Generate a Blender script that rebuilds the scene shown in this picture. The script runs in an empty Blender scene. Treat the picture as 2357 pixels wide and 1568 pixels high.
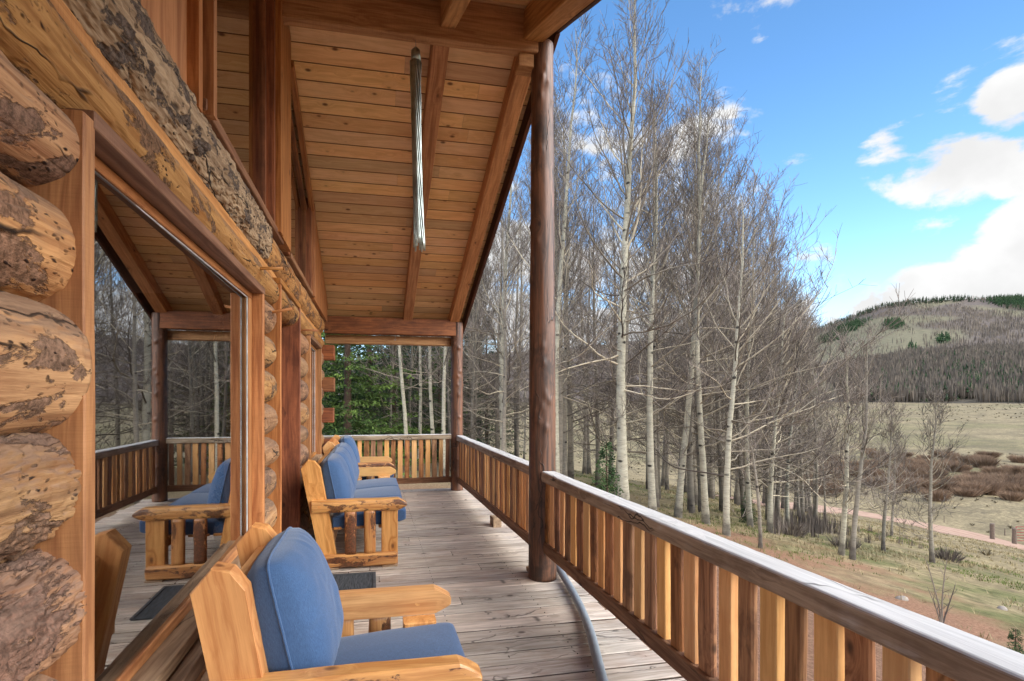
import bpy, math, random
import numpy as np
from mathutils import Vector
random.seed(7); RNG = np.random.default_rng(7)
S = bpy.context.scene; C = S.collection
PI = math.pi; R = math.radians
# ---------------------------------------------------------------- camera
F_, CX, HY, H = 1150.0, 1078.0, 920.0, 1.51       # focal length and principal point in 2357 px wide units
TH = math.atan((CX-856)/F_); CT, ST = math.cos(TH), math.sin(TH)
cam = bpy.data.cameras.new('camera'); co = bpy.data.objects.new('camera', cam); C.objects.link(co)
co.location = (0, 0, H); co.rotation_euler = (PI/2, 0, -TH)
cam.sensor_width = 36; cam.lens = 36*F_/2357
cam.shift_x = (1178.5-CX)/2357; cam.shift_y = (HY-784)/2357
cam.clip_start = .05; cam.clip_end = 12000
S.camera = co
def W(px, py, zc):                                  # a point at depth zc seen in that direction
    xc = (px-CX)/F_*zc
    return np.array((xc*CT+zc*ST, zc*CT-xc*ST, H-(py-HY)/F_*zc))
# ---------------------------------------------------------------- light
SUN_EL, SUN_AZ = R(48), R(238)                      # azimuth clockwise from +y
SUNV = Vector((math.cos(SUN_EL)*math.sin(SUN_AZ), math.cos(SUN_EL)*math.cos(SUN_AZ), math.sin(SUN_EL)))
sl = bpy.data.lights.new('sun', 'SUN'); so = bpy.data.objects.new('sun', sl); C.objects.link(so)
sl.energy = 1.3; sl.angle = R(9); sl.color = (1, .95, .87)
so.rotation_euler = SUNV.to_track_quat('Z', 'Y').to_euler(); so.location = (0, 0, 30)
S.view_settings.view_transform = 'Standard'; S.view_settings.look = 'None'
S.view_settings.exposure = 1.1; S.view_settings.gamma = 1
S.render.resolution_x = 1024; S.render.resolution_y = 681

class G:
    """small helper round a node tree"""
    def __init__(s, t): s.t = t
    def n(s, ty, ins=None, **pr):
        nd = s.t.nodes.new('ShaderNode'+ty)
        for k, v in pr.items(): setattr(nd, k, v)
        for k, v in (ins or {}).items():
            i = nd.inputs[k]
            if isinstance(v, bpy.types.NodeSocket): s.t.links.new(v, i)
            else: i.default_value = v
        return nd
    def m(s, op, a, b=0.0, c=0.0, clamp=False):
        return s.n('Math', {0: a, 1: b, 2: c}, operation=op, use_clamp=clamp).outputs[0]
    def v(s, op, a, b=(0, 0, 0)):
        return s.n('VectorMath', {0: a, 1: b}, operation=op).outputs[0]
    def mix(s, f, a, b, mode='MIX'):
        nd = s.t.nodes.new('ShaderNodeMix'); nd.data_type = 'RGBA'; nd.blend_type = mode; nd.clamp_factor = True
        for i, v in ((0, f), (6, a), (7, b)):
            if isinstance(v, bpy.types.NodeSocket): s.t.links.new(v, nd.inputs[i])
            else: nd.inputs[i].default_value = v if i == 0 else (*v[:3], 1)
        return nd.outputs[2]
    def rng(s, x, a, b, c=0.0, d=1.0, smooth=True):
        return s.n('MapRange', {0: x, 1: a, 2: b, 3: c, 4: d}, interpolation_type='SMOOTHSTEP' if smooth else 'LINEAR').outputs[0]
    def noise(s, vec, sc, det=4, rough=.55, dist=0.0, out=0):
        return s.n('TexNoise', {'Vector': vec, 'Scale': sc, 'Detail': det, 'Roughness': rough, 'Distortion': dist}).outputs[out]
    def vor(s, vec, sc, feat='F1', out='Distance', rnd=1.0):
        return s.n('TexVoronoi', {'Vector': vec, 'Scale': sc, 'Randomness': rnd}, feature=feat).outputs[out]

# world: Nishita sky with clouds laid out by compass direction and height
wd = bpy.data.worlds.new('World'); S.world = wd; wd.use_nodes = True
wt = wd.node_tree; wt.nodes.clear(); g = G(wt)
sky = g.n('TexSky', sky_type='NISHITA', sun_disc=False, sun_elevation=SUN_EL, sun_rotation=SUN_AZ, altitude=600, air_density=1.0, dust_density=.6, ozone_density=1.6)
dirv = g.n('TexCoord').outputs['Generated']
def direc(px, py): 
    d = W(px, py, 1.0)-np.array((0, 0, H)); return d/np.linalg.norm(d)
sep = g.n('SeparateXYZ', {0: dirv}).outputs
zz = g.m('MAXIMUM', sep[2], 0.0)
n1 = g.noise(g.v('MULTIPLY', dirv, (1, 1, 1.9)), 4.2, 7, .58, .25)
n2 = g.noise(dirv, 17.0, 5, .6)
nn = g.m('ADD', g.m('MULTIPLY', g.m('SUBTRACT', n1, .17), 1.5), g.m('MULTIPLY', n2, .30))
acc = None
# (px, py, angular radius deg, strength) of the cloud banks seen over the valley
for px, py, rad, am in ((2375, 600, 3.9, .34), (2130, 690, 3.2, .27), (2325, 235, 1.7, .26), (2190, 395, 3.2, .20), (2330, 390, 2.2, .15), (2050, 370, 2.5, .15), (2160, 500, 2.0, .14), (1540, 240, 4, .10), (1880, 720, 4.5, .34), (1700, 700, 8, .28), (1400, 560, 13, .33), (1150, 640, 12, .34), (1700, 330, 4, .10), (2440, 700, 5, .34), (1330, 330, 7, .16)):
    d = direc(px, py)
    dt = g.n('VectorMath', {0: dirv, 1: tuple(d)}, operation='DOT_PRODUCT').outputs['Value']
    b = g.m('MULTIPLY', g.rng(dt, math.cos(R(rad*1.6)), math.cos(R(rad*.25))), am)
    acc = b if acc is None else g.m('MAXIMUM', acc, b)
# unseen bright cloud behind and to the right, added as fill light for the porch
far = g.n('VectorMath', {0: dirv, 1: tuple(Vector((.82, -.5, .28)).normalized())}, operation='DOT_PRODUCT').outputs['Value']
fill_bank = g.m('MULTIPLY', g.rng(far, .52, .85), .5)
acc = g.m('MAXIMUM', acc, fill_bank)
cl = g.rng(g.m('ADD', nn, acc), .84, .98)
hz = g.rng(zz, 0.0, .30)
skyc = g.mix(g.m('MULTIPLY', g.m('SUBTRACT', 1.0, hz), .18), g.n('HueSaturation', {'Color': sky.outputs[0], 'Saturation': 1.2, 'Value': 1.0, 'Hue': .497}).outputs[0], (2.7, 3.3, 4.3))
shade = g.rng(g.noise(g.v('ADD', dirv, (.02, .02, -.05)), 6.0, 5), .35, .65, .84, 1.0)
cbr = g.m('MULTIPLY', shade, g.m('ADD', 3.25, g.m('MULTIPLY', g.rng(far, .55, .9), 27.0)))  # the added unseen cloud shines far above the others to fill the porch
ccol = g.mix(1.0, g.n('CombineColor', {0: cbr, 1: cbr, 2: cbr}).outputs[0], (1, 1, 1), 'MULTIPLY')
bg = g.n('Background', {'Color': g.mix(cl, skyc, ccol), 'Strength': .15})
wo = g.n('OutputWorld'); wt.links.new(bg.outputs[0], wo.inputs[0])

# ---------------------------------------------------------------- numpy noise
def vnoise(p):
    p = np.asarray(p, float); i = np.floor(p).astype(np.int64); f = p-i; f = f*f*(3-2*f)
    def h(a, b, c):
        n = (a*374761393 + b*668265263 + c*2147483647) & 0xffffffff
        n = ((n ^ (n >> 13))*1274126177) & 0xffffffff
        return ((n ^ (n >> 16)) & 0xffff)/65535.0
    x, y, z = i[..., 0], i[..., 1], i[..., 2]; fx, fy, fz = f[..., 0], f[..., 1], f[..., 2]
    l = lambda a, b, t: a+(b-a)*t
    return l(l(l(h(x, y, z), h(x+1, y, z), fx), l(h(x, y+1, z), h(x+1, y+1, z), fx), fy),
             l(l(h(x, y, z+1), h(x+1, y, z+1), fx), l(h(x, y+1, z+1), h(x+1, y+1, z+1), fx), fy), fz)*2-1
def fbm(p, o=4, gain=.5):
    p = np.asarray(p, float); a = 1.0; s = 0; t = 0
    for k in range(o): s = s+a*vnoise(p*2**k+k*17.3); t += a; a *= gain
    return s/t

# ---------------------------------------------------------------- mesh builder
class MB:
    def __init__(s): s.V = []; s.F = []; s.W = []; s.Rn = []; s.n = 0; s.sm = []
    def add(s, v, f, wc=None, r=None, smooth=False):
        v = np.asarray(v, float).reshape(-1, 3)
        s.V.append(v); s.F += [tuple(int(i)+s.n for i in q) for q in f]; s.sm += [smooth]*len(f)
        r = random.random() if r is None else r
        s.W.append((v if wc is None else np.asarray(wc, float))+np.array((r*37.1, r*11.7, r*5.3)))
        s.Rn.append(np.full(len(v), r)); s.n += len(v); return s
    def sweep(s, path, prof, scale=None, up=(0, 0, 1), r=None, smooth=False, caps=True, warp=None, endr=0.0, twist=0.0):
        """prof: Mx2 closed outline (or KxMx2, one per station) carried along path; wood grain follows the path"""
        P = np.asarray(path, float); K = len(P)
        T = np.gradient(P, axis=0); T /= np.linalg.norm(T, axis=1)[:, None]+1e-12
        L = np.concatenate(([0], np.cumsum(np.linalg.norm(np.diff(P, axis=0), axis=1))))
        pr = np.asarray(prof, float)
        if pr.ndim == 2: pr = np.repeat(pr[None], K, 0)
        if scale is not None: pr = pr*np.asarray(scale, float).reshape(K, -1)[:, None, :] if np.ndim(scale) > 1 else pr*np.asarray(scale, float)[:, None, None]
        if endr > 0:
            w = np.abs(pr[0]).max(); k = max(.2, 1-endr/w)
            a, b = P[0]+T[0]*endr, P[-1]-T[-1]*endr
            P = np.concatenate((P[:1], [a], P[1:-1], [b], P[-1:])); T = np.concatenate((T[:1], T[:1], T[1:-1], T[-1:], T[-1:]))
            L = np.concatenate((L[:1], [endr], L[1:-1], [L[-1]-endr], L[-1:]))
            pr = np.concatenate((pr[:1]*k, pr[:1], pr[1:-1], pr[-1:], pr[-1:]*k)); K += 2
        U = np.asarray(up, float)
        Sd = np.cross(T, U); Sd /= np.linalg.norm(Sd, axis=1)[:, None]+1e-12; U2 = np.cross(Sd, T)
        if twist:
            a = np.linspace(0, twist, K)[:, None]; Sd, U2 = Sd*np.cos(a)+U2*np.sin(a), U2*np.cos(a)-Sd*np.sin(a)
        M = pr.shape[1]
        v = P[:, None, :]+Sd[:, None, :]*pr[:, :, :1]+U2[:, None, :]*pr[:, :, 1:]
        wc = np.concatenate((np.repeat(L[:, None, None], M, 1), pr), axis=2)
        if warp is not None: v = warp(v, wc, P)
        f = []
        for i in range(K-1):
            for j in range(M):
                j2 = (j+1) % M; f.append((i*M+j, i*M+j2, (i+1)*M+j2, (i+1)*M+j))
        if caps: f.append(tuple(range(M))[::-1]); f.append(tuple((K-1)*M+j for j in range(M)))
        sm = smooth
        s.add(v.reshape(-1, 3), f, wc.reshape(-1, 3), r, sm)
        if caps and smooth: s.sm[-1] = s.sm[-2] = False
        return s
    def bar(s, a, b, w, h, up=(0, 0, 1), ch=.004, r=None, warp=0.0, n=1, warpf=None):
        """a chamfered timber from a to b, w wide (sideways), h high (along up)"""
        a = np.asarray(a, float); b = np.asarray(b, float)
        if warp and n == 1: n = max(2, int(np.linalg.norm(b-a)/.12))
        P = a+(b-a)*np.linspace(0, 1, n+1)[:, None]
        q = None
        if warp:
            o = random.random()*100
            def q(v, wc, P):
                d = np.stack([fbm(np.stack((wc[..., 0]*2.2+o+k*9, wc[..., 1]*9, wc[..., 2]*9), -1), 3) for k in range(3)], -1)
                return v+d*warp
        return s.sweep(P, rr(w, h, ch), up=up, r=r, endr=ch, warp=q if warpf is None else warpf)
    def box(s, x0, x1, y0, y1, z0, z1, ax=None, ch=.004, r=None, warp=0.0):
        d = (x1-x0, y1-y0, z1-z0); ax = int(np.argmax(d)) if ax is None else ax
        c = ((x0+x1)/2, (y0+y1)/2, (z0+z1)/2)
        a = list(c); b = list(c); a[ax] = (x0, y0, z0)[ax]; b[ax] = (x1, y1, z1)[ax]
        if ax == 2: return s.bar(a, b, d[0], d[1], (0, 1, 0), ch, r, warp)
        if ax == 1: return s.bar(a, b, d[0], d[2], (0, 0, 1), ch, r, warp)
        return s.bar(a, b, d[1], d[2], (0, 0, 1), ch, r, warp)
    def tube(s, path, rad, n=12, r=None, caps=True, smooth=True, up=(0, 0, 1), warp=None):
        a = np.linspace(0, 2*PI, n, endpoint=False); pr = np.stack((np.cos(a), np.sin(a)), 1)
        K = len(path); rad = np.full(K, rad) if np.isscalar(rad) else np.asarray(rad, float)
        return s.sweep(path, pr, scale=rad, up=up, r=r, caps=caps, smooth=smooth, warp=warp)
    def build(s, name, mat, parent=None):
        me = bpy.data.meshes.new(name); V = np.concatenate(s.V) if s.V else np.zeros((0, 3))
        root = parent
        off = np.zeros(3)
        while root is not None: off = off+np.array(root.location); root = root.parent
        me.from_pydata((V-off).tolist(), [], s.F)
        at = me.attributes.new('wc', 'FLOAT_VECTOR', 'POINT'); at.data.foreach_set('vector', np.concatenate(s.W).astype(np.float32).ravel())
        at = me.attributes.new('rnd', 'FLOAT', 'POINT'); at.data.foreach_set('value', np.concatenate(s.Rn).astype(np.float32))
        me.polygons.foreach_set('use_smooth', s.sm)
        me.materials.append(mat); me.update()
        o = bpy.data.objects.new(name, me); C.objects.link(o); o.parent = parent
        return o
def rr(w, h, c):
    w /= 2; h /= 2; c = min(c, w*.45, h*.45)
    return np.array(((-w+c, -h), (w-c, -h), (w, -h+c), (w, h-c), (w-c, h), (-w+c, h), (-w, h-c), (-w, -h+c)))
def circ(n, p=2.0):
    a = np.linspace(0, 2*PI, n, endpoint=False); c, s_ = np.cos(a), np.sin(a)
    return np.stack((np.sign(c)*np.abs(c)**(2/p), np.sign(s_)*np.abs(s_)**(2/p)), 1)
def tag(o, label=None, cat=None, group=None, kind=None):
    if label: o['label'] = label
    if cat: o['category'] = cat
    if group: o['group'] = group
    if kind: o['kind'] = kind
    return o
def empty(name, loc=(0, 0, 0), label=None, cat=None, group=None):
    o = bpy.data.objects.new(name, None); C.objects.link(o); o.location = loc; o.empty_display_size = .1
    return tag(o, label, cat, group)
def copy_tree(o, parent=None):
    c = o.copy(); C.objects.link(c); c.parent = parent
    for ch in KIDS.get(o.name, []): copy_tree(ch, c)
    return c
KIDS = {}
def reg(root, *kids): KIDS[root.name] = list(kids)

# ---------------------------------------------------------------- materials
def newmat(name, rough=.6, spec=.4):
    m = bpy.data.materials.new(name); m.use_nodes = True; t = m.node_tree; g = G(t)
    b = t.nodes['Principled BSDF']; b.inputs['Roughness'].default_value = rough
    b.inputs['Specular IOR Level'].default_value = spec
    return m, g, b
def put(g, b, col=None, rough=None, bump=None, bstr=.3, bdist=.01):
    if col is not None: g.t.links.new(col, b.inputs['Base Color'])
    if rough is not None: g.t.links.new(rough, b.inputs['Roughness'])
    if bump is not None:
        bn = g.n('Bump', {'Height': bump, 'Strength': bstr, 'Distance': bdist}); g.t.links.new(bn.outputs[0], b.inputs['Normal'])
def lin(r, g_, b): return tuple(((c/255+.055)/1.055)**2.4 if c > 10 else c/255/12.92 for c in (r, g_, b))

def wood(name, light, dark, knots=.5, knotc=None, patch=0.0, patchc=(40, 26, 16), patchsc=7.0, dust=0.0, dustc=(120, 100, 84), cracks=0.0, pits=0.0, rough=.6, spec=.35,
         bump=.25, var=.3, streak=1.0, saw=0.0, coat=0.0, pside=False, grain=1.0, blotch=.4, edge=None, edgec=(58, 42, 32), stain=0.0, stainc=(70, 38, 18)):
    m, g, b = newmat(name, rough, spec)
    wc = g.n('Attribute', attribute_name='wc').outputs['Vector']
    rnd = g.n('Attribute', attribute_name='rnd').outputs['Fac']
    light, dark = lin(*light), lin(*dark); knotc = lin(*(knotc or tuple(int(c*.45) for c in (78, 42, 20))))
    # knots
    kv = g.v('MULTIPLY', wc, (4.5, 8, 8))
    kd = g.vor(kv, 1.0); kc = g.n('SeparateColor', {0: g.vor(kv, 1.0, out='Color')}).outputs[0]
    kon = g.rng(kc, 1-knots*.75-.001, 1-knots*.75+.02, 0, 1)
    halo = g.m('MULTIPLY', g.rng(kd, .05, .5, 1, 0), kon)
    core = g.m('MULTIPLY', g.rng(kd, .06, .17, 1, 0), kon)
    # grain
    warpn = g.noise(g.v('MULTIPLY', wc, (1.1, 7, 7)), 1.0, 2)
    gv = g.v('ADD', g.v('MULTIPLY', wc, (2.0*grain, 38*grain, 38*grain)), g.n('CombineXYZ', {1: g.m('ADD', g.m('MULTIPLY', warpn, 4.5), g.m('MULTIPLY', halo, 1.6)), 2: g.m('MULTIPLY', halo, 1.2)}).outputs[0])
    gr = g.noise(gv, 1.0, 6, .62, .3)
    fine = g.noise(g.v('MULTIPLY', wc, (9*grain, 240*grain, 240*grain)), 1.0, 3, .6)
    bl = g.noise(g.v('MULTIPLY', wc, (2.2, 7, 7)), 1.0, 4, .6)
    col = g.mix(g.m('MULTIPLY', g.rng(gr, .34, .68), streak), light, dark)
    col = g.mix(g.m('MULTIPLY', g.rng(fine, .45, .75), .35*streak), col, dark)
    col = g.mix(g.m('MULTIPLY', g.rng(bl, .42, .75), blotch), col, tuple(c*.62 for c in dark))
    if stain: col = g.mix(g.m('MULTIPLY', g.rng(g.noise(g.v('MULTIPLY', wc, (3.0, 5, 5)), 1.0, 5, .65), .5, .66), stain), col, lin(*stainc))
    col = g.mix(g.m('MULTIPLY', halo, .35), col, dark)
    col = g.mix(g.m('MULTIPLY', core, .85), col, knotc)
    hgt = g.m('ADD', g.m('MULTIPLY', gr, .5), g.m('MULTIPLY', fine, .35))
    hgt = g.m('ADD', hgt, g.m('MULTIPLY', core, .35))
    if saw:
        sw = g.noise(g.v('MULTIPLY', wc, (210, 10, 10)), 1.0, 2, .5); hgt = g.m('ADD', hgt, g.m('MULTIPLY', sw, saw))
        col = g.mix(g.m('MULTIPLY', g.rng(sw, .4, .7), .22*saw), col, tuple(c*.5 for c in dark))
    if patch:
        pn = g.noise(g.v('MULTIPLY', wc, (.55, 1.25, 1.25)), patchsc, 7, .68, .4)
        pm = g.rng(pn, .665-.25*patch, .695-.25*patch)
        if pside: pm = g.m('MULTIPLY', pm, g.rng(g.n('SeparateXYZ', {0: g.n('NewGeometry').outputs['True Normal']}).outputs[2], .75, .35))
        pin = g.noise(wc, 60.0, 5, .7)
        pc = g.mix(g.rng(pin, .35, .68), lin(*patchc), lin(*tuple(min(255, int(c*1.75)+12) for c in patchc)))
        col = g.mix(g.m('MULTIPLY', pm, .93), col, pc)
        hgt = g.m('ADD', hgt, g.m('MULTIPLY', g.m('MULTIPLY', pm, g.m('ADD', .5, pin)), 1.1))
    if pits:
        pv = g.v('MULTIPLY', g.v('ADD', wc, g.v('MULTIPLY', g.noise(wc, 12.0, 2, out=1), (.05, .05, .05))), (26, 60, 60))
        pd = g.vor(pv, 1.0); pz = g.rng(g.noise(wc, 6.0, 3), .46, .60)
        pt = g.m('MULTIPLY', g.rng(pd, .12, .3, 1, 0), g.m('MULTIPLY', pz, pits))
        col = g.mix(pt, col, lin(38, 22, 14)); hgt = g.m('SUBTRACT', hgt, g.m('MULTIPLY', pt, .9))
    if cracks:
        cv = g.v('ADD', g.v('MULTIPLY', wc, (1.0, 9, 9)), g.v('MULTIPLY', g.noise(wc, 5.0, 3, out=1), (0, .9, .9)))
        cd = g.vor(cv, 1.0, 'DISTANCE_TO_EDGE'); ck = g.m('MULTIPLY', g.rng(cd, .0, .03, 1, 0), g.rng(g.noise(g.v('MULTIPLY', wc, (2, 5, 5)), 1.0, 2), .5, .58))
        ck = g.m('MULTIPLY', ck, cracks); col = g.mix(ck, col, lin(28, 18, 12)); hgt = g.m('SUBTRACT', hgt, g.m('MULTIPLY', ck, 1.5))
    hsv = g.n('HueSaturation', {'Color': col, 'Hue': g.m('ADD', .494, g.m('MULTIPLY', rnd, .012)), 'Saturation': g.rng(g.m('FRACT', g.m('MULTIPLY', rnd, 7.3)), 0, 1, 1-.2*var, 1+.15*var, False), 'Value': g.rng(g.m('FRACT', g.m('MULTIPLY', rnd, 3.7)), 0, 1, 1-.55*var, 1+.4*var, False)})
    col = hsv.outputs[0]
    if dust:
        nz = g.n('SeparateXYZ', {0: g.n('NewGeometry').outputs['Normal']}).outputs[2]
        dm = g.m('MULTIPLY', g.rng(g.m('ADD', nz, g.m('MULTIPLY', g.m('SUBTRACT', g.noise(wc, 9.0, 5), .5), .8)), .0, .7), dust)
        dc = g.mix(g.rng(gr, .35, .7), lin(*dustc), tuple(c*.74 for c in lin(*dustc)))
        col = g.mix(dm, col, dc)
        if cracks: col = g.mix(g.m('MULTIPLY', ck, .8), col, lin(46, 36, 30))
    if edge:                       # dirt settled in the joints between boards
        nzz = g.m('ABSOLUTE', g.n('SeparateXYZ', {0: g.n('NewGeometry').outputs['Normal']}).outputs[2])
        col = g.mix(g.rng(nzz, edge-.06, edge+.06, .92, 0), col, lin(*edgec))
    rg = g.m('ADD', rough, g.m('MULTIPLY', g.m('SUBTRACT', gr, .5), .3))
    put(g, b, col, rg, hgt, bump, .004 if not patch else .008)
    if coat: b.inputs['Coat Weight'].default_value = coat; b.inputs['Coat Roughness'].default_value = .25
    return m
M = {}
M['log'] = wood('peeled_log_wood', (198, 150, 98), (150, 104, 64), knots=.3, patch=.5, patchc=(78, 58, 44), patchsc=5.0, dust=.75, dustc=(140, 114, 94), pits=1.0, cracks=.95, bump=.75, rough=.78, spec=.2, var=.35, blotch=.3, stain=.35, stainc=(150, 86, 42))
M['logrough'] = wood('rough_brown_log_wood', (172, 132, 94), (118, 84, 58), knots=.2, patch=.62, patchc=(74, 54, 42), patchsc=5.0, dust=.6, dustc=(132, 106, 90), pits=1.0, cracks=.6, bump=.9, rough=.7, var=.15, stain=.4, stainc=(128, 76, 42))
M['logbrown'] = wood('brown_peeled_log_wood', (170, 128, 92), (128, 90, 62), knots=.25, patch=.25, patchc=(84, 62, 46), patchsc=4.0, dust=.5, dustc=(132, 108, 92), pits=.6, cracks=1.0, bump=.5, rough=.65, var=.15, stain=.4, stainc=(104, 70, 48))
M['logbark'] = wood('barky_log_wood', (188, 160, 126), (134, 108, 82), knots=.2, patch=.55, patchc=(58, 48, 42), patchsc=9.0, dust=.5, dustc=(112, 96, 82), pits=1.0, cracks=.9, bump=.9, rough=.8, var=.2)
M['trim'] = wood('orange_sawn_trim', (192, 132, 78), (146, 90, 48), knots=.2, saw=.5, bump=.35, var=.35, rough=.55)
M['trimdust'] = wood('weathered_trim_edge', (150, 108, 78), (112, 72, 48), knots=.2, saw=.4, bump=.35, var=.25, rough=.65)
M['ceil'] = wood('pine_ceiling_boards', (236, 194, 138), (210, 162, 108), knots=1.0, knotc=(90, 46, 22), bump=.2, var=.4, edge=.8, edgec=(126, 74, 40), rough=.5, streak=.8, blotch=.25, stain=.34, stainc=(232, 196, 150))
M['beam'] = wood('rough_sawn_beam', (204, 148, 92), (160, 106, 60), knots=.3, saw=.8, bump=.4, var=.3, rough=.6, blotch=.35)
M['beamdark'] = wood('stained_beam', (160, 98, 58), (108, 60, 34), knots=.4, saw=.5, bump=.35, var=.3, rough=.55, stain=.5, stainc=(76, 40, 24))
M['fascia'] = wood('dark_fascia', (92, 50, 34), (52, 28, 20), knots=.2, bump=.3, var=.2, rough=.6)
M['post'] = wood('dark_stained_post', (122, 80, 56), (62, 42, 32), knots=.5, knotc=(24, 13, 9), cracks=.8, bump=.6, var=.2, rough=.5, spec=.5, blotch=.4, stain=.8, stainc=(46, 31, 24))
M['deck'] = wood('weathered_deck_boards', (212, 198, 184), (164, 150, 136), knots=.5, knotc=(62, 48, 40), cracks=.7, bump=.5, var=.42, rough=.75, streak=1.0, blotch=.45, stain=.3, stainc=(158, 126, 102), edge=.6, edgec=(66, 50, 38))
M['rail'] = wood('weathered_rail_timber', (168, 148, 124), (120, 100, 80), knots=.4, knotc=(44, 28, 20), cracks=.9, bump=.6, var=.2, rough=.7, dust=.95, dustc=(214, 211, 207), stain=.35, stainc=(86, 64, 48))
M['botrail'] = wood('brown_bottom_rail', (146, 106, 76), (98, 64, 44), knots=.3, cracks=.6, bump=.5, var=.2, rough=.7, stain=.5, stainc=(72, 44, 28))
M['ballight'] = wood('pale_pine_baluster', (230, 178, 118), (200, 140, 82), knots=.25, bump=.25, var=.3, rough=.55, blotch=.15, streak=.7, stain=.16, stainc=(150, 84, 40))
M['baldark'] = wood('dark_bark_baluster', (178, 128, 86), (120, 78, 50), knots=.4, bump=.5, var=.6, rough=.65, stain=.7, stainc=(82, 52, 36), blotch=.3, cracks=.5)
M['chair'] = wood('honey_varnished_pine', (216, 158, 96), (172, 108, 54), knots=.7, knotc=(96, 50, 22), bump=.28, var=.25, rough=.5, spec=.4, coat=.15, blotch=.3, streak=.9, grain=.7)
M['chairbark'] = wood('varnished_pine_with_bark', (214, 158, 94), (174, 112, 58), knots=.3, patch=.62, patchc=(62, 34, 16), patchsc=6.5, bump=.35, var=.2, rough=.42, spec=.5, coat=.3, pside=True)
M['chairfar'] = wood('pale_varnished_pine', (222, 172, 112), (190, 134, 78), knots=.6, bump=.18, var=.2, rough=.4, coat=.3, blotch=.15, streak=.5)
M['ply'] = wood('plywood_panel', (190, 132, 86), (152, 96, 56), knots=.05, bump=.2, var=.1, rough=.6, grain=.6)
M['greysill'] = wood('weathered_sill_wood', (176, 148, 118), (126, 100, 76), knots=.2, cracks=.6, bump=.5, var=.2, rough=.7)
M['joist'] = wood('old_brown_wood', (120, 84, 60), (72, 48, 34), knots=.3, cracks=.7, bump=.5, rough=.8)

def plain(name, c, rough=.5, metal=0.0, nsc=20.0, nv=.25, bump=.1, spec=.5):
    m, g, b = newmat(name, rough, spec); b.inputs['Metallic'].default_value = metal
    oc = g.n('TexCoord').outputs['Object']; n = g.noise(oc, nsc, 5, .6)
    c = lin(*c); col = g.mix(g.rng(n, .3, .7), tuple(x*(1-nv) for x in c), tuple(x*(1+nv*.6) for x in c))
    put(g, b, col, None, g.noise(oc, nsc*4, 4), bump, .003); return m
M['pipe'] = plain('grey_plastic_pipe', (128, 136, 144), .45, nv=.12)
M['chime'] = plain('silver_metal', (176, 186, 180), .34, .9, nv=.35, nsc=8)
M['steel'] = plain('zinc_steel', (150, 150, 150), .35, .9)
M['gatered'] = plain('red_painted_tube', (150, 48, 40), .5)
M['seal'] = plain('white_window_seal', (188, 186, 182), .6)
M['rubber'] = plain('dark_frame', (60, 36, 22), .5)
M['room'] = plain('interior_wall', (92, 66, 46), .8)
M['roofm'] = plain('brown_metal_roof', (70, 44, 36), .5, .3)
M['stone'] = plain('pale_field_stone', (132, 122, 112), .85, nsc=9)
M['soil'] = plain('dark_void', (40, 30, 24), .95)

def fabric():
    m, g, b = newmat('blue_heather_fabric', .85, .25)
    wc = g.n('Attribute', attribute_name='wc').outputs['Vector']
    a = g.noise(g.v('MULTIPLY', wc, (60, 900, 900)), 1.0, 2); c = g.noise(g.v('MULTIPLY', wc, (900, 60, 900)), 1.0, 2)
    n = g.noise(wc, 6.0, 3)
    f = g.m('ADD', g.m('MULTIPLY', a, .5), g.m('MULTIPLY', c, .5))
    col = g.mix(g.rng(f, .32, .68), lin(38, 60, 92), lin(66, 96, 134))
    col = g.mix(g.m('MULTIPLY', g.rng(n, .4, .7), .25), col, lin(44, 70, 108))
    b.inputs['Sheen Weight'].default_value = .25; b.inputs['Sheen Roughness'].default_value = .5
    put(g, b, col, None, f, .25, .0015); return m
M['fabric'] = fabric()
def matmat():
    m, g, b = newmat('charcoal_mat', .9, .2)
    wc = g.n('Attribute', attribute_name='wc').outputs['Vector']
    a = g.noise(g.v('MULTIPLY', wc, (14, 260, 40)), 1.0, 3)
    put(g, b, g.mix(g.rng(a, .35, .65), lin(50, 54, 58), lin(84, 88, 92)), None, a, .5, .004); return m
M['mat'] = matmat()
def glass():
    m = bpy.data.materials.new('window_glass'); m.use_nodes = True; t = m.node_tree; t.nodes.clear(); g = G(t)
    oc = g.n('TexCoord').outputs['Object']
    gl = g.n('BsdfGlossy', {'Color': (.95, .96, .97, 1), 'Roughness': .012})
    tr = g.n('BsdfTransparent', {'Color': (.75, .76, .76, 1)})
    fr = g.n('LayerWeight', {'Blend': .35}).outputs['Fresnel']
    mx = g.n('MixShader', {0: g.m('ADD', .38, g.m('MULTIPLY', fr, .5), clamp=True), 1: tr.outputs[0], 2: gl.outputs[0]})
    o = g.n('OutputMaterial', {0: mx.outputs[0]}); return m
M['glass'] = glass()

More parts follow.
